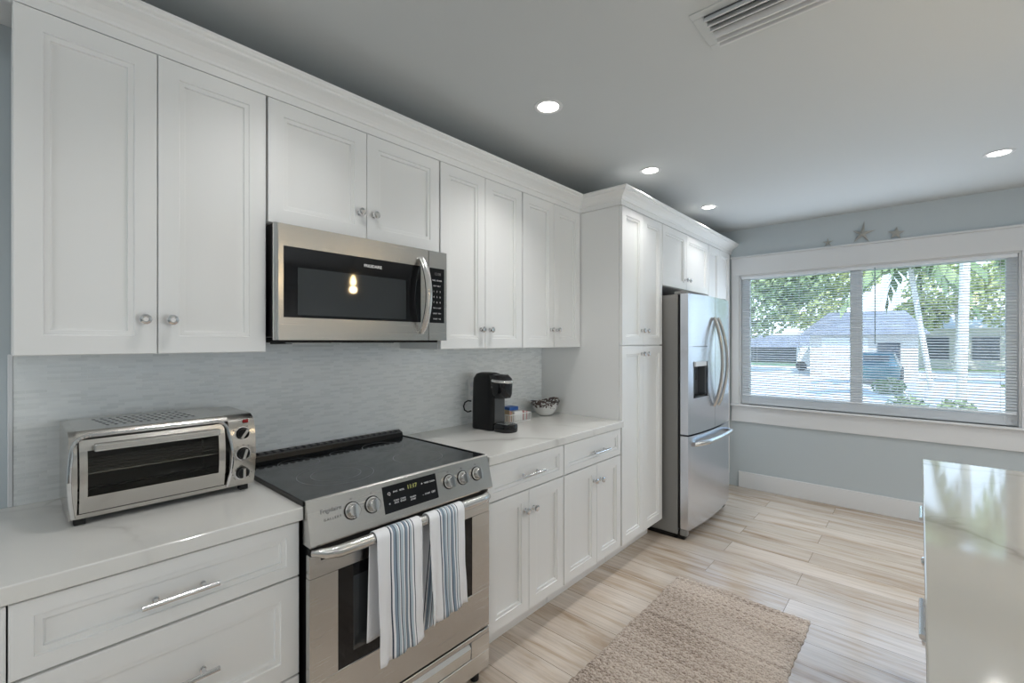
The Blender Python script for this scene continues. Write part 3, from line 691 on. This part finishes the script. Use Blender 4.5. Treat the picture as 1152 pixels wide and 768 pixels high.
b = loft(M(), [(rrect(.322, ky, .066, .052, .045), .9145), (rrect(.322, ky, .068, .054, .045), .920), (rrect(.322, ky, .068, .054, .045), .950), (rrect(.322, ky, .064, .050, .045), .956)])
tr = b.build('drip_tray', blk_gl, e, smooth=50)
b = M()
for i in range(7): b.box(.29, ky-.036+i*.011, .9562, .37, ky-.031+i*.011, .9585)
b.build('grille', satin, tr)
M().box(.276, ky-.040, .957, .282, ky+.040, 1.094, .002).build('splash_panel', mat('smoky_grey', (.10, .10, .10), .15, .4), e)
b = M(); pts = [(.115+.0, 1.772, 1.065)]
for i in range(13):
    a = radians(75-210*i/12-20); pts.append((.106-.010-.014*cos(a)*.0, 1.764-.030*cos(a-.3)*.9, 1.035+.032*sin(a)))
b = M().tube([(.112, 1.770, 1.066), (.104, 1.752, 1.069), (.098, 1.735, 1.060), (.095, 1.728, 1.040), (.097, 1.733, 1.018), (.104, 1.750, 1.006), (.112, 1.770, 1.010)], .0045, 8)
b.build('reservoir_handle', blk, e, smooth=60)
M().box(.275, 1.7662, 1.152, .281, 1.7672, 1.160).build('badge', text_g, e)

# wire basket with sachets
e = thing('wire_basket', (.14, 2.085, .914), 'small white wire basket of coffee supplies beside the coffee maker', 'basket')
bx0, bx1, by0, by1, bz0, bz1 = .075, .205, 2.000, 2.185, .9155, .966
b = M()
for z in (bz0+.002, bz1): b.tube([(bx0, by0, z), (bx1, by0, z), (bx1, by1, z), (bx0, by1, z), (bx0, by0, z)], .0026, 6)
for i in range(13):
    y = by0+(by1-by0)*i/12
    b.tube([(bx1, y, bz0), (bx1+.002, y, bz1)], .0019, 5); b.tube([(bx0, y, bz0), (bx0, y, bz1)], .0019, 5); b.tube([(bx0, y, bz0+.002), (bx1, y, bz0+.002)], .0016, 5)
for i in range(1, 9):
    x = bx0+(bx1-bx0)*i/9
    for y in (by0, by1): b.tube([(x, y, bz0), (x, y, bz1)], .0019, 5)
b.build('basket_wire', white_wire, e)
def tagm(b, n, m, l, c, g=None, sm=0): return tag(b.build(n, m, smooth=sm), l, c, g)
tagm(M().box(.085, 2.055, .922, .150, 2.135, 1.002, .002), 'carton', blue_m, 'blue carton standing in the white wire basket', 'carton')
# white writing-free lid on the carton
tagm(M().box(.152, 2.045, .922, .198, 2.120, .982, .003), 'packet_box', white_pl, 'white packet box at the front of the wire basket', 'box')
for i, (y, m_) in enumerate(((2.012, tan_m), (2.023, pink_m), (2.034, tan_m))):
    l = ('tan sweetener packet at the left end of the wire basket', 'pink sweetener packet between the two tan ones in the basket', 'tan sweetener packet beside the white packet box')[i]
    tagm(M().box(.10, y, .922, .185, y+.006, .992-.004*i, .001), 'sweetener_packet', m_, l, 'packet')
for i in range(3):
    y = 2.130+i*.015
    tagm(M().box(.153, y, .922, .197, y+.007, .980-.003*i, .001), 'sweetener_packet', (pink_m, white_pl, pink_m)[i], ('pink sweetener packet behind the white box in the basket', 'white sweetener packet between two pink ones in the basket', 'pink sweetener packet at the right end of the wire basket')[i], 'packet')

# patterned bowl with pointed leaf-shaped ends
def bowl():
    cx_, cy_, z0 = .150, 2.405, .9145; b = M(); n = 48
    def rr(a, h):   # radius by angle and height fraction; long axis along y
        return (.036+.064*h**.55)*(1+.16*h*h*abs(sin(a))**3)
    def rim(a): return .088+.022*abs(sin(a))**4
    rings = []
    prof = [(i/10, 0) for i in range(11)]+[(1-i/10, 1) for i in range(1, 9)]
    for h, inner in prof:
        R = []
        for k in range(n):
            a = 2*pi*k/n; r = rr(a, h)-(.005 if inner else 0); z = z0+rim(a)*h+(.006 if inner else 0)*(1-h)
            R.append(b.bm.verts.new((cx_+r*cos(a)*.92, cy_+r*sin(a), z)))
        rings.append(R)
    for A, B in zip(rings, rings[1:]):
        for k in range(n): b.bm.faces.new((A[k], A[(k+1) % n], B[(k+1) % n], B[k]))
    b.bm.faces.new(rings[0][::-1]); b.bm.faces.new(rings[-1])
    tagm(b, 'decorative_bowl', bowlm, 'white pointed bowl with dark branching pattern in the counter corner', 'bowl', None, 50)
bowl()

# outlet with plug
e = thing('wall_outlet', (.012, 1.868, 1.06), 'white wall outlet on the backsplash behind the coffee maker', 'outlet')
M().box(.0092, 1.835, 1.062, .014, 1.905, 1.180, .002).build('cover_plate', white_pl, e)
for z in (1.095, 1.147): M().lathe((.0138, 1.870, z), [(.0165, 0), (.0165, .002)], (1, 0, 0), 20).build('socket', trimw, e)

# ------------------------------------------------------------ refrigerator
e = thing('refrigerator', (.42, 3.645, 0), 'stainless steel french door refrigerator with bottom freezer and water dispenser', 'refrigerator')
fy0_, fy1_ = 3.190, 4.098; FT = 1.742
M().box(.03, fy0_, .035, .728, fy1_, 1.738, .004).build('body', grey_side, e, label='dark grey cabinet sides')
M().box(.70, fy0_+.01, .004, .775, fy0_+.06, .062, .006).box(.70, fy1_-.06, .004, .775, fy1_-.01, .062, .006).box(.06, fy0_+.01, .004, .72, fy1_-.01, .034).build('base', blk, e)
M().box(.742, fy0_+.004, .030, .792, fy0_+.05, .078, .008, 2).build('hinge_cover', grey_side, e)
def fx(y): t = (y-fy0_)/(fy1_-fy0_); return .802+.036*sin(pi*min(max(t, 0), 1))**.8
def fdoor(name, y0, y1, z0, z1, hole=None, label=None):
    b = M()
    def slab(a, c, p, q):
        n = max(2, int((c-a)/.04)); P = [(fx(a+(c-a)*i/n), a+(c-a)*i/n) for i in range(n+1)]
        P = [(.748, a)]+P+[(.748, c)]
        b.prism(P, p, q, 'z')
    if hole:
        h0, h1, hz0, hz1 = hole; slab(y0, y1, z0, hz0); slab(y0, y1, hz1, z1); slab(y0, h0, hz0, hz1); slab(h1, y1, hz0, hz1)
    else: slab(y0, y1, z0, z1)
    bmesh.ops.remove_doubles(b.bm, verts=b.bm.verts[:], dist=1e-5)
    return b.build(name, steel_v, e, smooth=30, label=label)
hd = (3.262, 3.500, 1.000, 1.260)
ld = fdoor('door', fy0_+.002, 3.642, .748, FT, hd); rd = fdoor('door', 3.647, fy1_-.002, .748, FT); fz = fdoor('freezer_drawer', fy0_+.002, fy1_-.002, .080, .736)
M().box(.730, fy0_+.004, .08, .747, fy1_-.004, 1.735).build('gasket', blk, e)
for a in (fy0_+.006, fy1_-.07): M().box(.70, a, 1.7385, .785, a+.064, 1.762, .004).build('hinge', grey_side, e)
# dispenser
gray_d = mat('dispenser_grey', (.12, .13, .14), .3, .3)
dsn = M().box(.758, hd[0], hd[2], .764, hd[1], hd[3]).box(.764, hd[0], hd[2], .815, hd[0]+.012, hd[3]).box(.764, hd[1]-.010, hd[2], .815, hd[1], hd[3]).build('dispenser', gray_d, ld, label='dark grey water dispenser recess')
M().box(.764, hd[0]+.012, hd[2], .822, hd[1]-.010, hd[2]+.014).build('drip_tray', blk, dsn)
M().box(.766, hd[0]+.012, hd[3]-.035, .828, hd[1]-.010, hd[3]-.001, .002).build('control_strip', mat('pale_strip', (.7, .72, .74), .3), dsn)
M().box(.775, 3.355, 1.12, .785, 3.405, 1.20, .003).build('paddle', blk, dsn)
b = M()
for i in range(6):
    a = hd[0]+.004+i*(hd[1]-hd[0]-.008)/6; c = a+(hd[1]-hd[0]-.008)/6; b.box(fx((a+c)/2)-.001, a, 1.366, fx((a+c)/2)+.0008, c, 1.370)
b.build('panel_seam', blk, ld)
def fhandle(yc, par, yb):
    pts = []; n = 20
    for i in range(n+1):
        t = i/n; k = sin(pi*t); pts.append((fx(yc)+.006+.066*k**.75, yc+yb*k, .915+.670*t))
    M().tube(pts, [.013]*(n+1), 12).build('handle', satin, par, smooth=50)
fhandle(3.598, ld, -.008); fhandle(3.690, rd, .008)
pts = []
for i in range(23):
    t = i/22; y = fy0_+.075+t*(fy1_-fy0_-.15); k = min(1, sin(pi*t)*2.2)**.7; pts.append((fx(y)+.004+.050*k, y, .672+.012*k))
M().tube(pts, [.017]*23, 14).build('handle', satin, fz, smooth=50)

# ------------------------------------------------------------ braided jute rug
def rug():
    import math as mm
    x0, x1, y0, y1 = .935, 1.603, .95, 2.695; nx, ny = 150, 390; b = M(); tl = None; g = []; tones = []
    rnd = random.Random(3); rowh = .0165; rows = int((y1-y0)/rowh)+2; ph = [rnd.random()*6 for _ in range(rows)]; tn = [rnd.uniform(-.08, .08) for _ in range(rows)]
    for j in range(ny+1):
        for i in range(nx+1):
            u = i/nx; v = j/ny; x = x0+(x1-x0)*u; y = y0+(y1-y0)*v
            ex = .003*sin(y*13)+.0025*sin(y*97); ey = .005*sin(x*11+1)+.0025*sin(x*83)
            r = y/rowh; ri = int((y-y0)/rowh) % rows; fr = ((y-y0)/rowh) % 1
            row = sin(pi*fr); br = abs(sin((x*95+ph[ri])+fr*2.6*(1 if ri % 2 else -1)))
            h = .003+.0080*row**.6*(.30+.70*br)
            ed = min(u, 1-u, v, 1-v)*1.0; edm = min(u*(x1-x0), (1-u)*(x1-x0), v*(y1-y0), (1-v)*(y1-y0)); h *= min(1, .25+edm/.012)
            b.bm.verts.new((x+ex*(2*u-1), y+ey*(2*v-1), .002+h)); tones.append(.30+.42*br*row**.5+tn[ri]+.10*sin(x*7+y*3)*sin(y*5))
    b.bm.verts.ensure_lookup_table(); W = nx+1
    for j in range(ny):
        for i in range(nx): b.bm.faces.new([b.bm.verts[k] for k in (j*W+i, j*W+i+1, (j+1)*W+i+1, (j+1)*W+i)])
    be = [e_ for e_ in b.bm.edges if len(e_.link_faces) == 1]
    ret = bmesh.ops.extrude_edge_only(b.bm, edges=be)
    nv2 = [v for v in ret['geom'] if isinstance(v, bmesh.types.BMVert)]
    for v in nv2: v.co.z = .0008
    me_n = len(tones)
    o = b.build('braided_rug', rugm, smooth=60)
    at = o.data.attributes.new('tone', 'FLOAT', 'POINT')
    for k in range(len(o.data.vertices)): at.data[k].value = tones[k] if k < me_n else .3
    tag(o, 'natural jute braided runner rug on the plank floor', 'rug')
rug()

# ------------------------------------------------------------ blind
e = thing('window_blind', (1.62, WY+.02, .82), 'white horizontal mini blind with open slats hanging in the window', 'blind')
b = M(); z = .905; i = 0
while z < 2.0:
    tl = radians(19); P = []
    for s in range(5):
        q = -1+s*.5; P.append((WY+.020+.0125*q*cos(tl), z+.0125*q*sin(tl)+.0014*(1-q*q)))
    Q = [(y, zz-.0005) for y, zz in P]
    b.prism(P+Q[::-1], .728, 2.518, 'x'); z += .0213; i += 1
b.build('slats', slatm, e)
M().box(.722, WY+.003, 2.002, 2.524, WY+.038, 2.027, .002).build('head_rail', slatm, e)
M().box(.728, WY+.008, .884, 2.518, WY+.032, .896, .002).build('bottom_rail', slatm, e)
b = M()
for x in (.80, 1.20, 1.62, 2.04, 2.44):
    for yy in (WY+.007, WY+.033): b.tube([(x, yy, .89), (x, yy, 2.01)], .0007, 4)
b.build('ladder_cord', slatm, e)
M().tube([(1.735, WY-.004, 2.01), (1.737, WY-.008, 1.38)], .0042, 6).build('tilt_wand', mat('clear_grey_wand', (.30, .38, .42), .2), e)
M().tube([(.865, WY-.003, 2.01), (.862, WY-.004, 1.15)], .0014, 5).tube([(.835, WY-.003, 2.01), (.832, WY-.004, 1.22)], .0014, 5).build('lift_cord', slatm, e)

# starfish on the casing ledge
def starfish(xc, r, rot, label, fat=.2, arms=None):
    zc = 2.2235+r*.80; b = M(); n = 5; yb = WY-.012
    L = arms or [1]*5; c0 = b.bm.verts.new((xc, yb-.010-.08*r, zc)); c1 = b.bm.verts.new((xc, yb, zc)); O = []; Rg = []
    for k in range(n):
        a = rot+2*pi*k/n; tip = (xc+r*L[k]*sin(a), zc+r*L[k]*cos(a)); a2 = a+pi/n; v_ = (xc+r*fat*1.35*sin(a2), zc+r*fat*1.35*cos(a2))
        O.append(b.bm.verts.new((tip[0], yb-.002, tip[1]))); O.append(b.bm.verts.new((v_[0], yb-.002, v_[1])))
        Rg.append(b.bm.verts.new((xc+.55*r*L[k]*sin(a), yb-.007-.03*r, zc+.55*r*L[k]*cos(a))))
    m_ = 2*n
    for k in range(n):
        t, vn, vp, rg = O[2*k], O[2*k+1], O[(2*k-1) % m_], Rg[k]
        b.bm.faces.new((t, rg, vn)); b.bm.faces.new((t, vp, rg)); b.bm.faces.new((c0, vn, rg)); b.bm.faces.new((c0, rg, vp))
        b.bm.faces.new((t, vn, c1)); b.bm.faces.new((t, c1, vp))
    return tag(b.build('starfish', star_m, smooth=70), label, 'starfish')
starfish(1.417, .043, .0, 'small dried starfish on the window ledge, left of the three')
starfish(1.655, .094, .12, 'largest dried starfish, slender-armed, in the middle of the ledge', .17, [1.1, .95, 1, 1, .8])
starfish(1.868, .054, .10, 'medium broad-armed starfish on the window ledge, right of the three', .30)

# ------------------------------------------------------------ ceiling vent
e = thing('ceiling_vent', (1.95, 1.63, CH), 'white linear air vent with louvres set in the ceiling', 'vent')
vx0, vx1, vy0, vy1 = 1.475, 2.45, 1.553, 1.722
b = M().box(vx0-.038, vy0-.036, CH-.0035, vx1+.038, vy0-.002, CH-.0005, .001).box(vx0-.038, vy1+.002, CH-.0035, vx1+.038, vy1+.036, CH-.0005, .001).box(vx0-.038, vy0-.002, CH-.0035, vx0-.002, vy1+.002, CH-.0005, .001).box(vx1+.002, vy0-.002, CH-.0035, vx1+.038, vy1+.002, CH-.0005, .001)
b.build('flange', ceilp, e)
M().box(vx0, vy0, CH-.004, vx1, vy1, CH-.0006).build('duct_opening', mat('duct_dark', (.12, .13, .13), .6), e)
for i, yb in enumerate((.004, .036, .066, .096, .126, .152)):
    y = vy0+yb; lean = .007 if i > 2 else -.010
    P = [(y, CH-.0045), (y+.005, CH-.0045), (y+.005+lean, CH-.024), (y+.003+lean, CH-.026), (y+lean-.001, CH-.024)]
    M().prism(P, vx0+.001, vx1-.001, 'x').build('louvre', trimw, e)

# ------------------------------------------------------------ recessed lights
emis = mat('lamp_diffuser', (1, 1, 1), .5, 0, **{'Emission Color': (1, .95, .87, 1), 'Emission Strength': 9.0})
def downlight(x, y, label, power=25, cone=118, ln='lamp_light'):
    e = thing('recessed_light', (x, y, CH), label, 'ceiling light')
    b = M(); n = 40; P = [(.066, -.0006), (.066, -.003), (.058, -.0055), (.050, -.004), (.047, -.0012), (.047, -.0006)]
    rings = [[b.bm.verts.new((x+r*cos(2*pi*k/n), y+r*sin(2*pi*k/n), CH+h)) for k in range(n)] for r, h in P]
    for i in range(len(P)):
        A, B = rings[i], rings[(i+1) % len(P)]
        for k in range(n): b.bm.faces.new((A[k], A[(k+1) % n], B[(k+1) % n], B[k]))
    b.build('trim_ring', trimw, e, smooth=60)
    M().lathe((x, y, CH-.003), [(.0455, 0), (.0455, .002)], n=32).build('diffuser', emis, e, label='glowing white diffuser')
    d = bpy.data.lights.new(ln, 'SPOT'); d.energy = power; d.color = (1, .985, .965); d.spot_size = radians(cone); d.spot_blend = .9; d.shadow_soft_size = .045
    o = bpy.data.objects.new(ln, d); C.objects.link(o); o.parent = e; o.location = (0, 0, -.012)
downlight(.735, 1.673, 'round recessed ceiling light nearest the camera, above the range')
downlight(.740, 2.728, 'round recessed ceiling light above the tall pantry corner')
downlight(.745, 3.783, 'round recessed ceiling light in front of the refrigerator')
downlight(2.348, 3.813, 'round recessed ceiling light at the right, near the window', 26, 140, 'lamp_light_island')
downlight(.730, .618, 'recessed light above the toaster oven side, just above the frame', 15)
downlight(3.95, 2.76, 'added fill lamp beyond the far end of the island, outside the frame', 125, 150, 'fill_lamp_right')  # this and the next are unseen lamps added to lift the base cabinets
downlight(3.95, 1.10, 'added fill lamp beyond the island, outside the frame', 125, 150, 'fill_lamp_right')
downlight(2.35, -.9, 'added fill lamp behind the camera', 60, 140, 'fill_lamp_rear')  # unseen lamp added to light the base cabinets from the rear
downlight(.74, -.44, 'recessed light above the left end of the counter, outside the frame', 12)

# pendants over the island (seen only as reflections in the steel)
bulbm = mat('warm_bulb', (1, 1, 1), .5, 0, **{'Emission Color': (1, .72, .38, 1), 'Emission Strength': 60.0})
def pendant(x, y, label):
    e = thing('pendant_lamp', (x, y, CH), label, 'pendant lamp')
    M().lathe((x, y, CH-.025), [(.055, .0), (.06, .012), (.06, .0245)], n=24).build('canopy', nickel, e, smooth=40)
    M().tube([(x, y, CH-.02), (x, y, 2.06)], .0035, 6).build('cord', blk, e)
    M().lathe((x, y, 1.985), [(.020, 0), (.024, .03), (.018, .06), (.008, .075)], n=20).build('socket', nickel, e, smooth=40)
    P = [(.022, 2.03), (.03, 2.0), (.055, 1.95), (.085, 1.89), (.105, 1.82), (.112, 1.79), (.109, 1.79), (.102, 1.82), (.082, 1.888), (.052, 1.947), (.027, 1.997), (.020, 2.03)]
    M().lathe((x, y, 0), P, n=36, cap=False).build('glass_shade', oven_glass, e, smooth=60)
    M().lathe((x, y, 1.895), [(.004, 0), (.02, .01), (.028, .03), (.022, .055), (.012, .08), (.010, .09)], n=20).build('bulb', bulbm, e, smooth=60)
    d = bpy.data.lights.new('bulb_light', 'POINT'); d.energy = 3; d.color = (1, .74, .45); d.shadow_soft_size = .03
    o = bpy.data.objects.new('bulb_light', d); C.objects.link(o); o.parent = e; o.location = (0, 0, 1.86-CH)
pendant(2.50, 2.05, 'glass bell pendant lamp over the island end nearest the window')
pendant(2.50, 1.30, 'glass bell pendant lamp over the middle of the island')

# ------------------------------------------------------------ outdoors
GZ = -.32
st(M().box(-45, WY+.4, GZ-.3, 60, 70, GZ).build('ground', conc))
st(M().box(-45, 36, GZ, 60, 46, GZ+.02).build('lawn', grassm))
st(M().box(-20, 6.5, GZ, 24, 11.5, GZ+.02).build('front_lawn', grassm))
st(M().box(-45, 17, GZ, 60, 23, GZ+.01).build('street', asph))
def foliage(b, c, r, n, q, seed):
    rd_ = random.Random(seed)
    for _ in range(n):
        v = Vector((rd_.gauss(0, 1), rd_.gauss(0, 1), rd_.gauss(0, 1))).normalized()*rd_.uniform(.55, 1.0)
        p = Vector((c[0]+v.x*r[0], c[1]+v.y*r[1], c[2]+v.z*r[2])); a = Vector((rd_.uniform(-1, 1), rd_.uniform(-1, 1), rd_.uniform(-1, 1))).normalized(); d = a.orthogonal().normalized(); g = a.cross(d); s = q*rd_.uniform(.6, 1.3)
        b.face([p+d*s, p+g*s*.6, p-d*s, p-g*s*.6])
def tree(x, y, h, blobs, label, leaf, seed, trunk=.18, q=.15, name='tree', n=1700):
    e = thing(name, (x, y, GZ), label, 'tree')
    M().tube([(x, y, GZ), (x+.1, y, GZ+h*.3), (x-.05, y, GZ+h*.55)], [trunk, trunk*.8, trunk*.5], 8).build('trunk', barkm, e)
    b = M()
    for i, (dx_, dy_, z, r) in enumerate(blobs): foliage(b, (x+dx_, y+dy_, z), (r, r, r*.75), n, q, seed+i)
    b.build('foliage', leaf, e)
tree(-6.5, 28, 6, [(-1, 0, 2.2, 2.6), (1.5, 0, 3.4, 2.4), (-2.5, 1, 4.5, 2.4), (3.2, .5, 4.6, 1.8)], 'broad dark green tree seen at the left of the window', leaf1, 10)
tree(-3.4, 36, 7, [(0, 0, 3.6, 2.0), (-1.5, 0, 5.5, 2.2), (1.8, .5, 5.6, 1.9)], 'tall light green tree behind the left window pane', leaf2, 30)
tree(-14, 34, 6, [(0, 0, 2.4, 3), (2, 0, 4.8, 2.6)], 'green tree beyond the far left window edge', leaf1, 40)
tree(3.6, 37, 8, [(-.3, 0, 4.6, 2.2), (2.0, 0, 4.0, 2.4), (-1.6, .5, 3.0, 1.4)], 'yellow-green tree behind the white palm trunks', leaf2, 50)
tree(8.9, 31, 8, [(-1, 0, 2.6, 2.4), (-2.2, 0, 5.2, 2.4), (1.5, 0, 4.5, 2.4)], 'bright green tree at the right edge of the window', leaf2, 60)
tree(6.2, 25, 5, [(.3, 0, 4.0, 1.3), (-1.0, 0, 4.6, 1.2), (.5, .4, 2.8, .8)], 'leafy tree hanging over the right window pane', leaf1, 70, .1, .11)
tree(3.9, 14, 2, [(.15, 0, .5, .75)], 'low bright green bush at the right bottom of the window', leaf2, 80, .05, .10, 'bush', 600)
tree(1.25, 19.5, 1, [(0, 0, -.12, .45)], 'small low shrub beside the driveway', leaf1, 90, .03, .08, 'bush', 260)
tree(1.75, 14.5, 1, [(0, 0, -.2, .42), (.9, 0, -.2, .4)], 'low shrub at the foot of the leaning palm', leaf1, 95, .03, .08, 'bush', 260)
def palm(x, y, lean, h, label, seed, fr=12, r=.16):
    e = thing('palm_tree', (x, y, GZ), label, 'tree'); pts = [(x+lean*(i/8)**1.0, y, GZ+h*i/8) for i in range(9)]
    M().tube(pts, [r*1.25]+[r]*8, 10).build('trunk', barkm, e, smooth=60, label='pale bare trunk')
    b = M(); rd_ = random.Random(seed); top = Vector(pts[-1])
    for k in range(fr):
        a = 2*pi*k/fr+rd_.uniform(-.2, .2); d = Vector((cos(a), sin(a), 0)); up = rd_.uniform(.2, .9); prev = None
        for i in range(9):
            t = i/8; p = top+d*2.0*t+Vector((0, 0, up*t*2-2.3*t*t)); 
            if prev is not None:
                sd_ = d.cross(Vector((0, 0, 1)))
                for sgn in (-1, 1): b.face([prev, p, p+sd_*sgn*.5*(1.1-t)-Vector((0, 0, .35)), prev+sd_*sgn*.42*(1.1-t)-Vector((0, 0, .35))])
            prev = p
    b.build('fronds', leaf1, e)
palm(2.78, 16, .10, 5.6, 'upright white-trunked palm in the right window pane', 1, 12, .10)
palm(2.32, 21.5, -.60, 4.6, 'slim leaning white-trunked palm left of the upright one', 2, 10, .085)
# house across the street
def gable(b, x0, x1, y0, y1, z0, z1, inset):
    P = [(x0, y0, z0), (x1, y0, z0), (x1, y1, z0), (x0, y1, z0)]; ym = (y0+y1)/2; R = [(x0+inset, ym, z1), (x1-inset, ym, z1)]
    v = [b.bm.verts.new(p) for p in P+R]
    for f in ((0, 1, 5, 4), (1, 2, 5), (2, 3, 4, 5), (3, 0, 4), (3, 2, 1, 0)): b.bm.faces.new([v[i] for i in f])
e = thing('house', (0, 29, GZ), 'house with grey hip roof and pale walls across the street', 'house')
M().box(-2.1, 27, GZ, 1.95, 32, 1.75).build('wall', stucco, e)
b = M(); gable(b, -2.5, 2.35, 26.6, 32.4, 1.75, 2.95, .9); b.build('roof', roofm, e)
M().box(-1.6, 26.95, GZ, .2, 27.0, 1.6).build('garage_door', trimw, e)
M().box(.55, 26.95, .35, 1.35, 27.0, 1.35).build('window', dkwin, e)
e = thing('house', (6.5, 41, GZ), 'pale house with dark windows behind the palm trunks', 'house')
M().box(1.2, 39, GZ, 11, 44, 2.2).build('wall', stucco, e)
b = M(); gable(b, .8, 11.4, 38.6, 44.4, 2.2, 3.6, 2); b.build('roof', conc, e)
for x0 in (2.2, 4.35): M().box(x0, 38.95, .3, x0+1.15, 39.0, 1.7).build('window', dkwin, e)
e = thing('house', (-6, 44, GZ), 'low dark-roofed house at the left behind the trees', 'house')
M().box(-9.5, 42, GZ, -3.2, 46, .9).build('wall', dkwin, e)
b = M(); gable(b, -9.8, -2.9, 41.6, 46.4, .9, 2.0, 1); b.build('roof', roofm, e)
e = thing('delivery_van', (-3.3, 32, GZ), 'small white van parked at the left, across the street', 'van')
M().box(-3.4, 31, GZ+.25, -2.2, 33, 1.10, .12, 2).build('body', white_pl, e)
for x in (-3.15, -2.45): M().lathe((x, 30.98, GZ+.3), [(.28, 0), (.28, .2)], (0, 1, 0), 16).build('wheel', blk, e)
# parked car
e = thing('car', (.70, 24.4, GZ), 'dark teal car parked in front of the house', 'car')
b = loft(M(), [(rrect(.70, 24.4, .72, 1.6, .3), GZ+.22), (rrect(.70, 24.4, .76, 1.7, .3), GZ+.48), (rrect(.70, 24.4, .74, 1.65, .3), GZ+.74), (rrect(.70, 24.6, .66, 1.2, .3), GZ+.82), (rrect(.70, 24.6, .52, .9, .25), GZ+1.28)])
b.build('body', carm, e, smooth=50)
b = M().box(.30, 23.50, GZ+.88, 1.10, 23.56, GZ+1.16); b.build('windshield', dkwin, e)
for sx_ in (-1, 1):
    for yy in (23.4, 25.5): M().lathe((.70+sx_*.62, yy, GZ+.31), [(.31, 0), (.31, .18)], (sx_, 0, 0), 18).build('wheel', blk, e)

# bookkeeping property used while building only
for o in bpy.data.objects:
    if '_w' in o.keys(): del o['_w']
